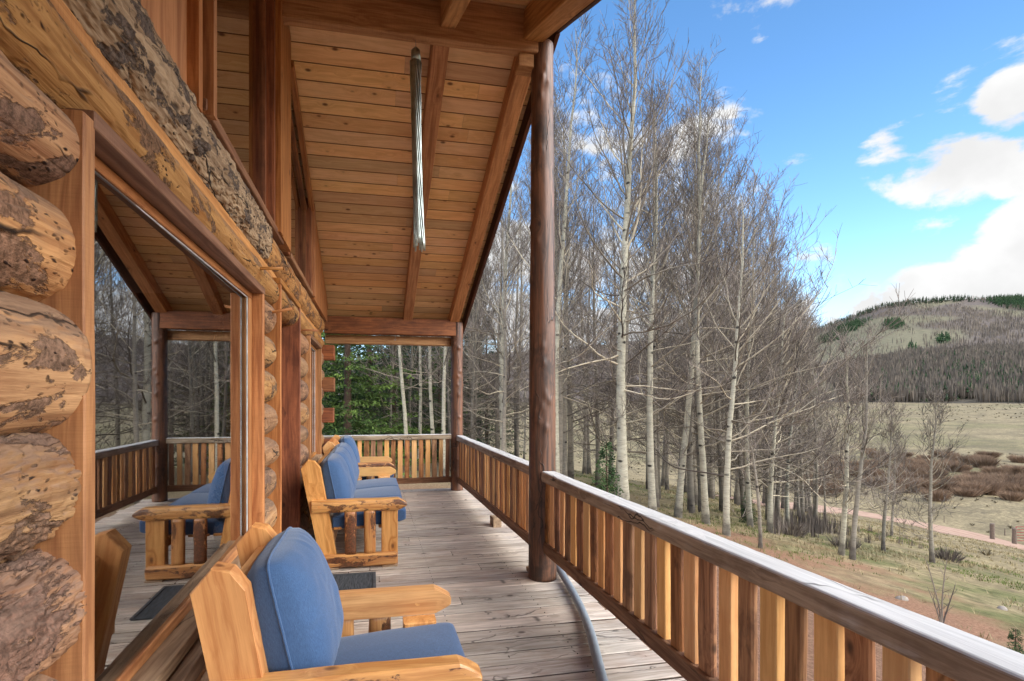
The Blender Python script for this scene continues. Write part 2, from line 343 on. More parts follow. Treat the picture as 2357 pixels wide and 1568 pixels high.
def aspen_bark(name, base, scar, lower):
    m, g, b = newmat(name, .75, .25)
    oc = g.n('TexCoord').outputs['Object']; wc = g.n('Attribute', attribute_name='wc').outputs['Vector']
    n = g.noise(g.v('MULTIPLY', oc, (4, 4, 14)), 1.0, 5, .65)
    eye = g.vor(g.v('MULTIPLY', oc, (3.2, 3.2, 5.5)), 1.0); eye2 = g.noise(g.v('MULTIPLY', oc, (6, 6, 55)), 1.0, 3, .6)
    col = g.mix(g.rng(n, .3, .7), tuple(c*.72 for c in lin(*base)), lin(*base))
    col = g.mix(g.m('MULTIPLY', g.rng(eye2, .58, .68), .6), col, lin(*scar))
    col = g.mix(g.rng(g.m('ADD', eye, g.m('MULTIPLY', n, .2)), .2, .36, .97, 0), col, tuple(c*.6 for c in lin(*scar)))
    z = g.n('SeparateXYZ', {0: oc}).outputs[2]
    low = g.rng(g.m('ADD', z, g.m('MULTIPLY', g.noise(oc, 5.0, 4), 1.6)), .7, 1.6, 1, 0)
    col = g.mix(g.m('MULTIPLY', low, .8), col, lin(*lower))
    put(g, b, col, None, g.m('ADD', n, g.m('MULTIPLY', eye, -.4)), .6, .02); return m
M['aspen'] = aspen_bark('pale_aspen_bark', (176, 168, 146), (52, 45, 40), (64, 56, 50))
M['aspengrey'] = aspen_bark('grey_aspen_bark', (142, 132, 116), (50, 43, 38), (60, 52, 46))
def twig(name, a, bcol):
    m, g, b = newmat(name, .8, .2)
    rnd = g.n('Attribute', attribute_name='rnd').outputs['Fac']; oi = g.n('ObjectInfo').outputs['Random']
    col = g.mix(rnd, lin(*a), lin(*bcol)); col = g.n('HueSaturation', {'Color': col, 'Value': g.rng(oi, 0, 1, .8, 1.25)}).outputs[0]
    put(g, b, col); return m
M['twig'] = twig('aspen_twigs', (66, 58, 55), (142, 129, 116))
M['twigfar'] = twig('brown_twigs', (62, 55, 49), (136, 121, 104))
M['limb'] = twig('aspen_limbs', (84, 74, 66), (186, 172, 146))
M['willow'] = twig('willow_stems', (98, 76, 60), (142, 116, 92))
M['sage'] = twig('grey_sage_stems', (84, 74, 68), (128, 116, 104))
M['needle'] = twig('spruce_needles', (44, 64, 32), (104, 124, 56))
M['needledark'] = twig('dark_spruce_needles', (30, 46, 30), (62, 84, 44))
M['sprucebark'] = plain('spruce_bark', (84, 64, 50), .9)
M['sagefar'] = twig('meadow_scrub', (96, 86, 70), (146, 132, 104))
M['fencepost'] = plain('grey_brown_fence_wood', (104, 88, 74), .85)
M['dry'] = twig('dry_grass_blades', (128, 114, 84), (176, 160, 120))
M['green'] = twig('green_grass_blades', (76, 92, 40), (116, 124, 62))

# ---------------------------------------------------------------- ground
def sp(x, w): return np.where(x/w > 30, x, w*np.log1p(np.exp(np.minimum(x/w, 30))))
HPX = [-2000, 300, 1078, 1500, 1700, 1838, 1883, 1951, 2028, 2102, 2212, 2266, 2357, 2600, 4000]
HPY = [800, 840, 815, 780, 762, 760, 756, 731, 702, 692, 684, 686, 682, 700, 760]
HPH = [math.atan((p-CX)/F_)+TH for p in HPX]
HTE = [(HY-q)/F_*math.cos(h-TH) for q, h in zip(HPY, HPH)]
HTE[0] = .06; HTE[-1] = .1
def T(x, y):
    x = np.asarray(x, float); y = np.asarray(y, float)
    d = sp(x-1.2, 1.2)+.25*sp(y-15, 4.0)+.0*x
    z = -.28-.19*d
    z = -10.6+sp(z+10.6, 1.0)
    z = np.where(x < -9, z-0.0, z)
    r = np.hypot(x, y); ph = np.arctan2(x, y)
    up = np.clip((r-115)/315, 0, 1)**1.25*10.6
    z = z+up*np.clip(1.2-np.exp(-(r/200)**2), 0, 1)
    te = np.interp(ph, HPH, HTE); Rr = 2000.0
    t = np.clip((r-430)/(Rr-430), 0, 1.6)
    prof = np.where(t < 1, t**1.12*(1-.10*np.sin(PI*t)), 1-(t-1)**1.0*.9)
    mt = te*Rr*np.clip(prof, 0, 1)
    nz = fbm(np.stack((x/260, y/260, 0*x), -1), 3)*14*np.clip((r-430)/500, 0, 1)*np.clip(1.05-t, 0, 1)
    sm = fbm(np.stack((x/14, y/14, 0*x+3), -1), 3)*.35*np.clip((r-14)/40, 0, 1)
    return z+mt+nz+sm
def Tz(x, y): return float(T(np.array([x]), np.array([y]))[0])
def hit(px, py, lo=3.0, hi=2500.0):
    """where the line of sight through that spot of the photograph meets the ground"""
    zc = np.geomspace(lo, hi, 6000); P = np.stack([W(px, py, q) for q in zc])
    k = np.argmax(P[:, 2] < T(P[:, 0], P[:, 1])); return P[k]
def grid1(a, b, n, p): # dense near 0
    t = np.linspace(-1, 1, n); s_ = np.sign(t)*np.abs(t)**p
    return np.where(s_ < 0, -s_*a, s_*b)
xs = np.unique(np.concatenate((-np.geomspace(1, 2500, 60)-8, np.linspace(-8.5, 24, 90), 24+np.geomspace(.5, 3400, 290))))
ys = np.unique(np.concatenate((-np.geomspace(1, 2500, 50)-4, np.linspace(-4.5, 30, 90), 30+np.geomspace(.5, 3400, 260))))
X, Y = np.meshgrid(xs, ys); Z = T(X, Y)
m = (X > -8) & (X < 1.7) & (Y > -1.2) & (Y < 8.3); Z = np.where(m, np.minimum(Z, -.45), Z)
nx, ny = len(xs), len(ys)
idx = np.arange(nx*ny).reshape(ny, nx)
q = np.stack((idx[:-1, :-1], idx[:-1, 1:], idx[1:, 1:], idx[1:, :-1]), -1).reshape(-1, 4)
gm = MB(); gm.add(np.stack((X, Y, Z), -1).reshape(-1, 3), q.tolist(), r=0.0, smooth=True)
# land cover, painted where it grows
zc = Y*CT+X*ST; xc = X*CT-Y*ST; zcs = np.maximum(zc, .1)
pxx = CX+F_*xc/zcs; pyy = HY-F_*(Z-H)/zcs; rr_ = np.hypot(X, Y)
wob = fbm(np.stack((X/120, Y/120, 0*X), -1), 4)*28
wob2 = fbm(np.stack((X/60, Y/60, 0*X+9), -1), 4)
def ell(cx, cy, a, b, tilt=0.0):
    u = pxx-cx; v = pyy-cy+wob*.3; u2 = u*math.cos(tilt)+v*math.sin(tilt); v2 = v*math.cos(tilt)-u*math.sin(tilt)
    return np.clip((1.25-np.hypot(u2/a, v2/b))*3, 0, 1)
hillm = ((rr_ > 425+wob) & (zc > 0)).astype(float)
olive = np.zeros_like(X)
for e in ((2080, 738, 115, 9, -.05), (2150, 700, 55, 6, -.1), (2000, 785, 130, 38, -.12), (2120, 780, 100, 20, -.1), (1880, 855, 70, 16, 0), (2350, 722, 110, 6, .12), (1930, 800, 90, 34, 0), (1850, 870, 60, 22, 0)):
    olive = np.maximum(olive, ell(*e))
conif = np.zeros_like(X)
for e in ((1955, 755, 34, 8, -.3), (1915, 778, 28, 7, -.25), (2057, 748, 20, 10, 0), (2170, 785, 18, 6, 0), (2330, 695, 60, 12, .15), (2360, 705, 60, 14, .2)):
    conif = np.maximum(conif, ell(*e))
lowf = np.clip((pyy-838+(2100-pxx)*.12+wob)/26, 0, 1)*hillm*(pxx > 1895)
finger = ell(1850, 880, 85, 34, .1)*hillm
me_attr = {'forest': hillm*(1-olive)*(1-finger), 'lowf': lowf*(1-finger), 'conif': conif*hillm}
def ground_mat():
    m, g, b = newmat('ground_cover', .95, .1)
    pos = g.n('NewGeometry').outputs['Position']
    at = lambda n: g.n('Attribute', attribute_name=n).outputs['Fac']
    d = g.n('VectorMath', {0: pos}, operation='LENGTH').outputs['Value']
    a = g.noise(pos, .35, 6, .62); c = g.noise(pos, 3.5, 6, .7); f = g.noise(pos, 26.0, 4, .7); big = g.noise(pos, .05, 5, .6)
    dry = g.mix(g.rng(c, .32, .68), lin(106, 94, 72), lin(162, 146, 112))
    dry = g.mix(g.m('MULTIPLY', g.rng(f, .45, .7), .5), dry, lin(92, 80, 60))
    dry = g.mix(g.m('MULTIPLY', g.rng(g.noise(pos, .12, 7, .72), .46, .62), .6), dry, lin(96, 86, 66))
    grn = g.mix(g.rng(c, .3, .7), lin(66, 74, 40), lin(98, 104, 60))
    x = g.n('SeparateXYZ', {0: pos}).outputs
    gmask = g.m('MULTIPLY', g.rng(a, .42, .62), g.rng(x[0], 26.0, 12.0, 0, .75))
    gmask = g.m('MAXIMUM', gmask, g.m('MULTIPLY', g.rng(g.noise(pos, .022, 4), .5, .62), g.rng(d, 60, 120, 0, .3)))
    col = g.mix(gmask, dry, grn)
    dirt = g.mix(g.rng(f, .35, .65), lin(112, 80, 62), lin(148, 114, 92))
    dm = g.rng(g.m('ADD', g.m('MULTIPLY', x[0], .085), g.m('MULTIPLY', g.m('SUBTRACT', g.noise(pos, .6, 5, .65), .5), 1.1)), .62, .95, 1, 0)
    litter = g.mix(g.rng(x[1], 10.0, 13.0), dirt, g.mix(g.rng(f, .4, .6), lin(112, 96, 72), lin(150, 134, 104)))
    col = g.mix(g.m('MULTIPLY', dm, .95), col, litter)
    sg = g.m('MULTIPLY', g.rng(g.vor(g.v('ADD', pos, g.v('MULTIPLY', g.noise(pos, 1.0, 2, out=1), (2, 2, 2))), .55), .12, .38, 1, 0), g.rng(d, 38, 70, 0, .55))
    col = g.mix(sg, col, lin(84, 74, 62))
    sp2 = g.m('MULTIPLY', g.rng(g.noise(g.v('MULTIPLY', pos, (1, 1, 1)), .16, 7, .78), .50, .57), g.rng(d, 45, 90, 0, .6))
    col = g.mix(sp2, col, lin(98, 88, 70))
    # hillside woods
    st = g.noise(g.v('MULTIPLY', pos, (.16, .16, .02)), 1.0, 4, .7); st2 = g.noise(g.v('MULTIPLY', pos, (.5, .5, .03)), 1.0, 2, .6)
    wood_ = g.mix(g.rng(st, .35, .65), lin(76, 67, 64), lin(102, 91, 84))
    wood_ = g.mix(g.m('MULTIPLY', g.rng(st2, .5, .65), .35), wood_, lin(126, 114, 104))
    wood_ = g.mix(g.m('MULTIPLY', g.rng(big, .4, .65), .35), wood_, lin(104, 92, 70))
    hgrass = g.mix(g.rng(st, .35, .65), lin(88, 84, 66), lin(118, 112, 88))
    hg = g.rng(d, 420, 470); col = g.mix(g.m('MULTIPLY', hg, .8), col, hgrass)
    col = g.mix(at('forest'), col, wood_)
    col = g.mix(at('lowf'), col, g.mix(g.rng(st, .4, .6), lin(58, 54, 46), lin(88, 80, 68)))
    col = g.mix(g.m('MULTIPLY', g.m('MULTIPLY', at('conif'), g.rng(st, .42, .55)), .6), col, lin(46, 54, 40))
    put(g, b, col, None, g.m('ADD', c, f), .6, .05); return m
M['ground'] = ground_mat()
go = gm.build('ground', M['ground']); tag(go, 'dry grassy slope falling to a valley meadow and rising to wooded hills', 'ground', kind='structure')
for k, v in me_attr.items():
    at = go.data.attributes.new(k, 'FLOAT', 'POINT'); at.data.foreach_set('value', v.astype(np.float32).ravel())

# dirt road, draped on the ground
rp = [hit(p, q) for p, q in ((2357, 1262), (2250, 1238), (2150, 1214), (2050, 1196), (1950, 1178), (1850, 1166), (1750, 1158))]
rp = np.array(rp)[:, :2]; e0 = rp[0]+(rp[0]-rp[1])*6; rp = np.vstack((e0, rp, rp[-1]+(rp[-1]-rp[-2])*.6))
t_ = np.linspace(0, len(rp)-1, 220); RX = np.interp(t_, range(len(rp)), rp[:, 0]); RY = np.interp(t_, range(len(rp)), rp[:, 1])
for _ in range(40): RX[1:-1] = (RX[:-2]+RX[2:])/2; RY[1:-1] = (RY[:-2]+RY[2:])/2
dx, dy = np.gradient(RX), np.gradient(RY); L_ = np.hypot(dx, dy); nxv, nyv = -dy/L_, dx/L_
us = np.linspace(-2.6, 2.6, 13)
wig = fbm(np.stack((RX/3, RY/3, 0*RX), -1), 3)*.35
PX = RX[:, None]+nxv[:, None]*(us[None]+wig[:, None]); PY = RY[:, None]+nyv[:, None]*(us[None]+wig[:, None])
PZ = T(PX, PY)+.07-.05*(np.abs(us)/2.6)**4
rm = MB(); n_ = len(us)
rm.add(np.stack((PX, PY, PZ), -1).reshape(-1, 3), [(i*n_+j, i*n_+j+1, (i+1)*n_+j+1, (i+1)*n_+j) for i in range(219) for j in range(n_-1)],
       np.stack((np.repeat(t_[:, None]*3, n_, 1), np.repeat(us[None], 220, 0), PZ*0), -1).reshape(-1, 3), 0.0, True)
def road_mat():
    m, g, b = newmat('red_dirt_road', .95, .1)
    wc = g.n('Attribute', attribute_name='wc').outputs['Vector']; pos = g.n('NewGeometry').outputs['Position']
    n = g.noise(pos, 2.0, 6, .65); v = g.n('SeparateXYZ', {0: wc}).outputs[1]
    tr = g.n('TexWave', {'Vector': g.v('MULTIPLY', wc, (0, 1, 0)), 'Scale': .28, 'Distortion': 1.5, 'Detail': 2.0}, bands_direction='Y').outputs[1]
    col = g.mix(g.rng(n, .3, .7), lin(138, 108, 90), lin(164, 134, 114)); col = g.mix(g.m('MULTIPLY', tr, .35), col, lin(184, 160, 142))
    put(g, b, col, None, n, .4, .03); return m
ro = rm.build('road', road_mat()); tag(ro, 'reddish dirt road curving past the wooden gate', 'road', kind='structure')

# ---------------------------------------------------------------- deck
dk = empty('porch_deck', (.3, 3.5, 0), 'weathered grey plank deck of the porch running along the log wall', 'deck')
mb = MB(); y = -1.6; DX0, DX1 = -.98, 1.66; k = 0
while y < 8.42:
    w = .133+random.uniform(-.003, .003)
    sag = random.uniform(-.003, .003); cut = random.choice((None, None, random.uniform(-.2, 1.1)))
    segs = [(DX0, DX1+random.uniform(-.02, .03))] if cut is None else [(DX0, cut-.002), (cut+.002, DX1+random.uniform(-.02, .03))]
    for a, b_ in segs:
        mb.bar((a, y+w/2, -.02+sag+random.uniform(-.0015, .0015)), (b_, y+w/2, -.02+sag+random.uniform(-.0015, .0015)), w, .038, ch=.005, n=14, warp=.003)
    y += w+.0125+random.uniform(-.002, .002); k += 1
mb.build('deck_board', M['deck'], dk)
mb = MB()
for xx in (-.9, -.2, .5, 1.2, 1.55): mb.box(xx-.02, xx+.02, -1.6, 8.4, -.2, -.042)
mb.box(-.98, 1.62, 8.405, 8.45, -.22, -.044)
mb.build('joist', M['joist'], dk)
mb = MB()
for yy in (-1, 1.5, 4.04, 6.2, 8.27): mb = MB(); mb.tube([(1.5, yy, -1.2), (1.5, yy, -.2)], .09, 10); mb.build('pier', M['joist'], dk)
# nail heads
mb = MB(); 
for i in range(k):
    yb = -1.6+i*.1455
    for xx in (-.2, .5, 1.2):
        for o in (.03, .11):
            mb.tube([(xx+random.uniform(-.006, .006), yb+o, -.003), (xx, yb+o, .0015)], .004, 6, smooth=False)
mb.build('nail_heads', M['soil'], dk)['kind'] = 'stuff'

# ---------------------------------------------------------------- cabin
cab = empty('log_cabin', (-4, 3.5, -.3), 'peeled log cabin with plank-framed windows and gable wall along the porch', 'cabin')
JN = [-.02, .28, .575, .863, 1.155, 1.436, 1.738, 2.019, 2.246]
JF = [-.02, .26, .52, .78, 1.02, 1.235, 1.484, 1.735, 1.99, 2.246]
def logwarp(amp, o, barky=0.0, patchy=1.0):
    def q(v, wc, P):
        d = v-P[:, None, :]; ln = np.linalg.norm(d, axis=2, keepdims=True)+1e-9; n = d/ln
        p = v+o
        a = fbm(p*np.array((3, 1.2, 3)), 3)*.016*amp
        b = fbm(p*np.array((14, 6, 14)), 3)*.005*amp
        msk = np.clip((fbm(p*4.2+7, 4)-.12)*14, 0, 1)*patchy        # flakes of bark left standing proud of the wood
        fl = msk*(.004+.005*fbm(p*45, 3))
        gv = np.abs(fbm(p*np.array((9, 2.2, 9))+3, 3)); groove = -np.clip(.02-gv, 0, .02)*.2*amp
        rough = (fbm(p*np.array((30, 16, 30)), 4)*.010+fbm(p*np.array((90, 50, 90)), 3)*.007-np.clip(.07-np.abs(fbm(p*np.array((17, 8, 17))+31, 4)), 0, .07)*.13)*barky
        return v+n*(a+b+fl+groove+rough)[..., None]
    return q
def log(y0, y1, z0, z1, mat, detail=False, xc=-.86, rx=.162, barky=0.0, name='log', taper=0.0, patchy=1.0, ends=None):
    mb = MB(); zc_ = (z0+z1)/2; rz = (z1-z0)/2*1.04
    ns = int((y1-y0)/(.009 if detail else .03))+2; nr = 170 if detail else 40
    P = np.stack((np.full(ns, xc), np.linspace(y0, y1, ns), np.full(ns, zc_)), 1)
    if detail:    # only the half that shows needs the fine mesh
        a = np.concatenate((np.linspace(-.56*PI, .56*PI, nr), np.linspace(.6*PI, 1.4*PI, 14)))
    else: a = np.linspace(0, 2*PI, nr, endpoint=False)
    c, s_ = np.cos(a), np.sin(a)
    pr = np.stack((np.sign(c)*np.abs(c)**.95*rx, np.sign(s_)*np.abs(s_)**.85*rz), 1)
    sc = np.linspace(1, 1-taper, ns)
    if ends:                       # rounded, dressed log end
        L0 = (P[:, 1]-y0); L1 = (y1-P[:, 1])
        for e, Lx in zip(ends, (L0, L1)):
            if e: sc = sc*(1-e*np.exp(-(Lx/.035)**2))
    mb.sweep(P, pr, scale=sc, smooth=True, warp=logwarp(1.0, random.random()*50, barky, patchy))
    return mb.build(name, mat, cab)
for a, b_ in zip(JN[:-1], JN[1:]):
    vis = a > .2
    kk_ = JN.index(a); mm = {3: 'logrough', 4: 'logrough', 2: 'logbrown', 1: 'logbrown'}.get(kk_, 'log')
    log(-.6, 1.385, a, b_, M[mm], vis, xc=-.862+random.uniform(-.012, .012), patchy={3: 1.3, 4: 1.3, 2: .3}.get(kk_, 1), barky={3: 1.1, 4: .95}.get(kk_, .08), rx=.166)
log(1.385, 3.49, JN[0], JN[1], M['log']); log(1.385, 3.49, JN[1], .555, M['log'], xc=-.85)
for a, b_ in zip(JF[:-1], JF[1:]):
    log(3.49, 4.03, a, b_, M[random.choice(('log', 'logrough', 'logbrown'))], a > .2, rx=.16+random.uniform(-.008, .01), ends=(.0, .14), barky=random.choice((0, .3)))
    log(5.13, 5.92, a, b_, M[random.choice(('log', 'logrough', 'logbrown'))], False, rx=.16, ends=(.1, .1))
    log(7.28, 7.78, a, b_, M[random.choice(('log', 'logrough', 'logbrown'))], False, rx=.16)
log(5.92, 7.28, -.02, .28, M['log']); log(5.92, 7.28, .28, .6, M['log'])
log(-.6, 7.8, 2.225, 2.455, M['log'], True, xc=-.85, rx=.150, name='header_log')
log(-.6, 3.75, 2.482, 2.80, M['logbark'], True, xc=-.84, rx=.150, barky=1.0, name='barked_log')
log(3.75, 7.8, 2.474, 2.76, M['log'], True, xc=-.84, rx=.142, barky=.25, name='plate_log')
# chinking strip and added boxes behind the logs to block light
mb = MB(); mb.box(-.80, -.752, -.6, 7.8, 2.43, 2.50, ch=.002); mb.build('backer_strip', M['beam'], cab)
mb = MB()
for (a, b_, c, d) in ((-.6, 1.37, -.3, 2.5), (3.49, 4.03, -.3, 2.4), (5.13, 5.92, -.3, 2.4), (7.28, 7.8, -.3, 2.4), (1.37, 3.49, -.3, .5), (5.92, 7.28, -.3, .5), (-.6, 7.8, 2.3, 2.75)):
    mb.box(-.93, -.84, a, b_, c, d, ch=.001)
mb.build('wall_light_block', M['rubber'], cab)
# rooms behind
mb = MB()
mb.box(-7.5, -7.4, -.6, 7.8, -.3, 4.3); mb.box(-7.5, -.9, 7.7, 7.8, -.3, 3.0); mb.box(-7.5, -.93, -.62, -.5, -.3, 3.0); mb.box(-7.4, -.93, -.5, 7.7, -.2, -.05)
mb.build('back_wall', M['room'], cab)
# squared log ends beyond the corner
for z0, z1 in ((2.10, 2.32), (1.625, 1.84), (1.17, 1.385), (.72, .93), (.27, .48)):
    mb = MB(); mb.box(-1.0, -.555+random.uniform(-.012, .012), 7.62, 7.85, z0, z1, ch=.008, warp=.004); mb.build('log_end', M['beamdark'], cab)

def window(y0, y1, z0, z1, xo=-.69, xg=-.775):
    """a plank-lined window opening: deep casing, sash, seal and pane"""
    t = .05
    mb = MB(); mb.box(xo-.24, xo, y0-t, y0, z0-.1, z1+.02, ax=2, ch=.004, warp=.0025); w = mb.build('window', M['trim'], cab)
    mb = MB(); mb.box(xo-.24, xo, y1, y1+t, z0-.1, z1+.02, ax=2, ch=.004, warp=.0025); mb.build('casing', M['trim'], w)
    mb = MB(); mb.box(xo-.24, xo+.004, y0-t*.2, y1+t*.9, z1, z1+.045, ax=1, ch=.003, warp=.003); mb.build('head_casing', M['trimdust'], w)
    # sash frame
    s_ = .05
    mb = MB()
    mb.box(xg-.012, xg+.018, y0+.002, y1-.002, z1-.038, z1-.002, ch=.003); mb.box(xg-.012, xg+.018, y0+.002, y1-.002, z0+.002, z0+.045, ch=.003)
    mb.box(xg-.013, xg+.016, y0+.002, y0+s_, z0+.046, z1-.039, ch=.003); mb.box(xg-.013, xg+.016, y1-.075, y1-.002, z0+.046, z1-.039, ch=.003)
    mb.build('sash', M['trim'], w)
    mb = MB(); e = .006
    a, b_, c, d = y0+s_, y1-.075, z0+.045, z1-.038
    mb.box(xg+.001, xg+.008, a, b_, d-e, d, ch=.001); mb.box(xg+.001, xg+.008, b_-e, b_, c, d-e-.001, ch=.001)
    mb.build('seal', M['seal'], w)
    mb = MB(); tl = .013*(y1-y0)/2; mb.add([(xg+tl, a-.005, c-.005), (xg-tl, b_+.005, c-.005), (xg-tl, b_+.005, d+.005), (xg+tl, a-.005, d+.005)], [(0, 1, 2, 3)]); mb.build('pane', M['glass'], w)
    mb = MB(); mb.box(xg-.0, xo+.012, y0+.004, y1-.004, z0-.05, z0-.0, ax=1, warp=.003); mb.build('sill', M['greysill'], w)
    mb = MB(); mb.bar((xo+.045, y0-.1, z0-.075), (xo+.045, y1+.1, z0-.075), .06, .055, up=(-.25, 0, 1), warp=.004); mb.build('sill_nose', M['greysill'], w)
    return w
tag(window(1.427, 3.425, .61, 2.195), 'large picture window mirroring the porch and aspens')
window(6.0, 7.22, .75, 2.22)
# door
t = .05
mb = MB(); mb.box(-.93, -.69, 4.06, 4.10, .0, 2.40, ax=2, warp=.002); d_ = mb.build('door', M['trim'], cab); d_['label'] = 'plank-cased doorway with recessed dark door'
mb = MB(); mb.box(-.94, -.688, 5.09, 5.14, .0, 2.40, ax=2, warp=.002); mb.build('casing', M['beamdark'], d_)
mb = MB(); mb.box(-.94, -.686, 4.05, 5.15, 2.402, 2.448, ax=1, warp=.002); mb.build('head_casing', M['trim'], d_)
mb = MB(); mb.box(-.91, -.88, 4.1, 5.09, .03, 2.40, ch=.003)
for yy in (4.2, 4.66):
    for z0, z1 in ((.2, 1.0), (1.12, 2.25)): mb.box(-.882, -.868, yy, yy+.34, z0, z1, ch=.005)
mb.build('door_leaf', M['beamdark'], d_)
mb = MB(); mb.tube([(-.89, 4.2, 1.0), (-.83, 4.2, 1.0)], .012, 10); mb.tube([(-.83, 4.2, 1.0), (-.81, 4.2, 1.0)], .028, 14); mb.build('knob', M['steel'], d_)
mb = MB(); mb.box(-.93, -.68, 4.05, 5.14, -.0, .03, ax=1); mb.build('threshold', M['greysill'], d_)

# gable wall above the logs
SL = .43; RIDGE_Y, RIDGE_Z = 4.04, 4.77
def zc_(y): return RIDGE_Z-SL*abs(y-RIDGE_Y)
def slant(mb, x0, x1, y0, y1, z0, top=-.015, r=None):
    """a vertical board whose head is cut to the roof slope"""
    v = []
    for xx in (x0, x1): v += [(xx, y0, z0), (xx, y1, z0), (xx, y1, zc_(y1)+top), (xx, y0, zc_(y0)+top)]
    v = np.array(v); wc = np.stack((v[:, 2], v[:, 1], v[:, 0]), 1)
    mb.add(v, [(0, 3, 2, 1), (4, 5, 6, 7), (0, 1, 5, 4), (1, 2, 6, 5), (2, 3, 7, 6), (3, 0, 4, 7)], wc, r)
mb = MB(); slant(mb, -.80, -.735, -.6, 2.2, 2.74); mb.build('gable_panel', M['ply'], cab)
mb = MB(); slant(mb, -.82, -.69, 2.2, 2.245, 2.70); slant(mb, -.82, -.66, 2.29, 2.335, 2.72); mb.build('corner_trim', M['trim'], cab)
mb = MB(); slant(mb, -.82, -.72, 2.245, 2.29, 2.70, top=-.02); mb.build('trim_rebate', M['beamdark'], cab)
def gable_window(y0, y1, z0, hd):
    """fixed gable light with a raked head"""
    xg, xo = -.776, -.69
    mb = MB(); v = [(xg, y0, z0), (xg, y1, z0), (xg, y1, zc_(y1)-hd), (xg, y0, zc_(y0)-hd)]
    w_ = MB(); slant(w_, -.83, xo-.012, y1, y1+.045, z0-.02); w = w_.build('gable_window', M['beamdark'], cab)
    mb.add(v, [(0, 1, 2, 3)]); mb.build('pane', M['glass'], w)
    mb = MB(); mb.bar((xg+.005, y0, zc_(y0)-hd-.02), (xg+.005, y1-.002, zc_(y1)-hd-.02), .05, .05); 
    slant(mb, xg-.02, xg+.02, y1-.04, y1-.003, z0, top=-hd); slant(mb, xg-.02, xg+.02, y0+.003, y0+.04, z0, top=-hd)
    mb.build('sash', M['beamdark'], w)
    mb = MB(); mb.bar((xo-.055, y0-.05, z0-.03), (xo-.055, y1+.3, z0-.03), .12, .05, warp=.003); mb.build('sill', M['trimdust'], w)
    
gable_window(2.335, 3.86, 2.79, .20)
mb = MB(); slant(mb, -.86, -.665, 3.91, 4.02, 2.76, top=-.03); mb.build('king_post', M['trim'], cab)
mb = MB(); slant(mb, -.86, -.672, 4.022, 4.44, 2.76, top=-.03); mb.build('king_post', M['trim'], cab)
mb = MB(); slant(mb, -.84, -.70, 4.44, 4.56, 2.76, top=-.03); mb.build('corner_trim', M['beamdark'], cab)
gable_window(4.60, 6.1, 2.79, .14)
mb = MB(); slant(mb, -.84, -.665, 6.15, 6.25, 2.74, top=-.03); slant(mb, -.80, -.72, 6.25, 7.8, 2.74); mb.build('gable_panel', M['trim'], cab)
mb = MB(); slant(mb, -.72, -.68, 6.26, 8.05, 2.72, top=-.02); mb.build('corner_trim', M['trim'], cab)
# raked trim under the ceiling
mb = MB(); mb.bar((-.70, 4.60, zc_(4.60)-.07), (-.70, 8.1, zc_(8.1)-.07), .05, .10, warp=.002); mb.build('rake_trim', M['trim'], cab)
# pegs
for (yy, zz_, up_) in ((1.27, 2.462, .02), (3.40, 2.352, .012), (3.80, 2.14, .035), (5.55, 2.25, .0)):
    mb = MB(); mb.tube([(-.78, yy, zz_-.01), (-.70, yy, zz_), (-.565, yy+.02, zz_+up_)], [.011, .011, .0105], 12); mb.tube([(-.568, yy+.02, zz_+up_), (-.56, yy+.021, zz_+up_)], .0112, 12)
    mb.build('peg', M['trim'], cab)

# ---------------------------------------------------------------- porch roof
rf = empty('porch_roof', (.3, RIDGE_Y, 4.8), 'board ceiling porch roof with sawn rafters, ridge beam and dark fascia', 'roof')
mb = MB(); XA, XB = -7.3, 1.52
n = 0
for sgn in (1, -1):
    dist = 0.0; ext = 4.62 if sgn > 0 else 5.0
    sl_ = math.hypot(1, SL)
    while dist < ext*sl_:
        w = .165
        y0 = RIDGE_Y+sgn*dist/sl_; y1 = RIDGE_Y+sgn*(dist+w-.005)/sl_; ym = (y0+y1)/2
        zt = RIDGE_Z-SL*abs(ym-RIDGE_Y)+.012
        upv = np.array((0, sgn*SL, 1))/sl_
        x = -.86; cuts = [x]
        while True:
            x += random.uniform(.9, 2.6)
            if x > XB-.2: break
            cuts.append(x)
        cuts.append(XB)
        for a, b_ in zip(cuts[:-1], cuts[1:]):
            mb.bar((a+.0006, ym, zt), (b_-.0006, ym, zt), w-.005, .02, up=upv, ch=.003, n=1, r=random.random())
        dist += w
mb.build('ceiling_boards', M['ceil'], rf)
mb = MB()
for sgn in (1, -1):
    e = 4.62 if sgn > 0 else 5.0
    a = np.array((-3.0+(XB-.01)/2-1.45, 0, 0))
    xc = (XA+XB)/2
    o_ = .06
    P0 = (xc, RIDGE_Y, RIDGE_Z+.03+o_); P1 = (xc, RIDGE_Y+sgn*(e+.1), RIDGE_Z-SL*(e+.1)+.03+o_)
    mb.bar(P0, P1, XB-XA+.04, .05, up=(0, sgn*SL, 1), ch=.003)
mb.build('roof_sheet', M['roofm'], rf)
def rafter(x, w, sgn, y_end, h=.2, off=0.0, mat='beam', name='rafter', ys=0.05):
    mb = MB(); hh = h
    zt = lambda yy: RIDGE_Z-SL*abs(yy-RIDGE_Y)-.004-hh/2*1.0-off
    ya = RIDGE_Y+sgn*ys
    mb.bar((x, ya, zt(ya)), (x, y_end, zt(y_end)), w, hh/math.hypot(1, SL), up=(0, sgn*SL, 1), ch=.006, warp=.003)
    return mb.build(name, M[mat], rf)
rafter(.575, .145, 1, 8.62); rafter(1.345, .155, 1, 8.62)
rafter(.60, .12, -1, -.5, h=.24, mat='beam'); rafter(1.315, .17, -1, -.5, h=.25, mat='beam')
rafter(-.35, .14, 1, 8.1, h=.06, mat='beam') if False else None
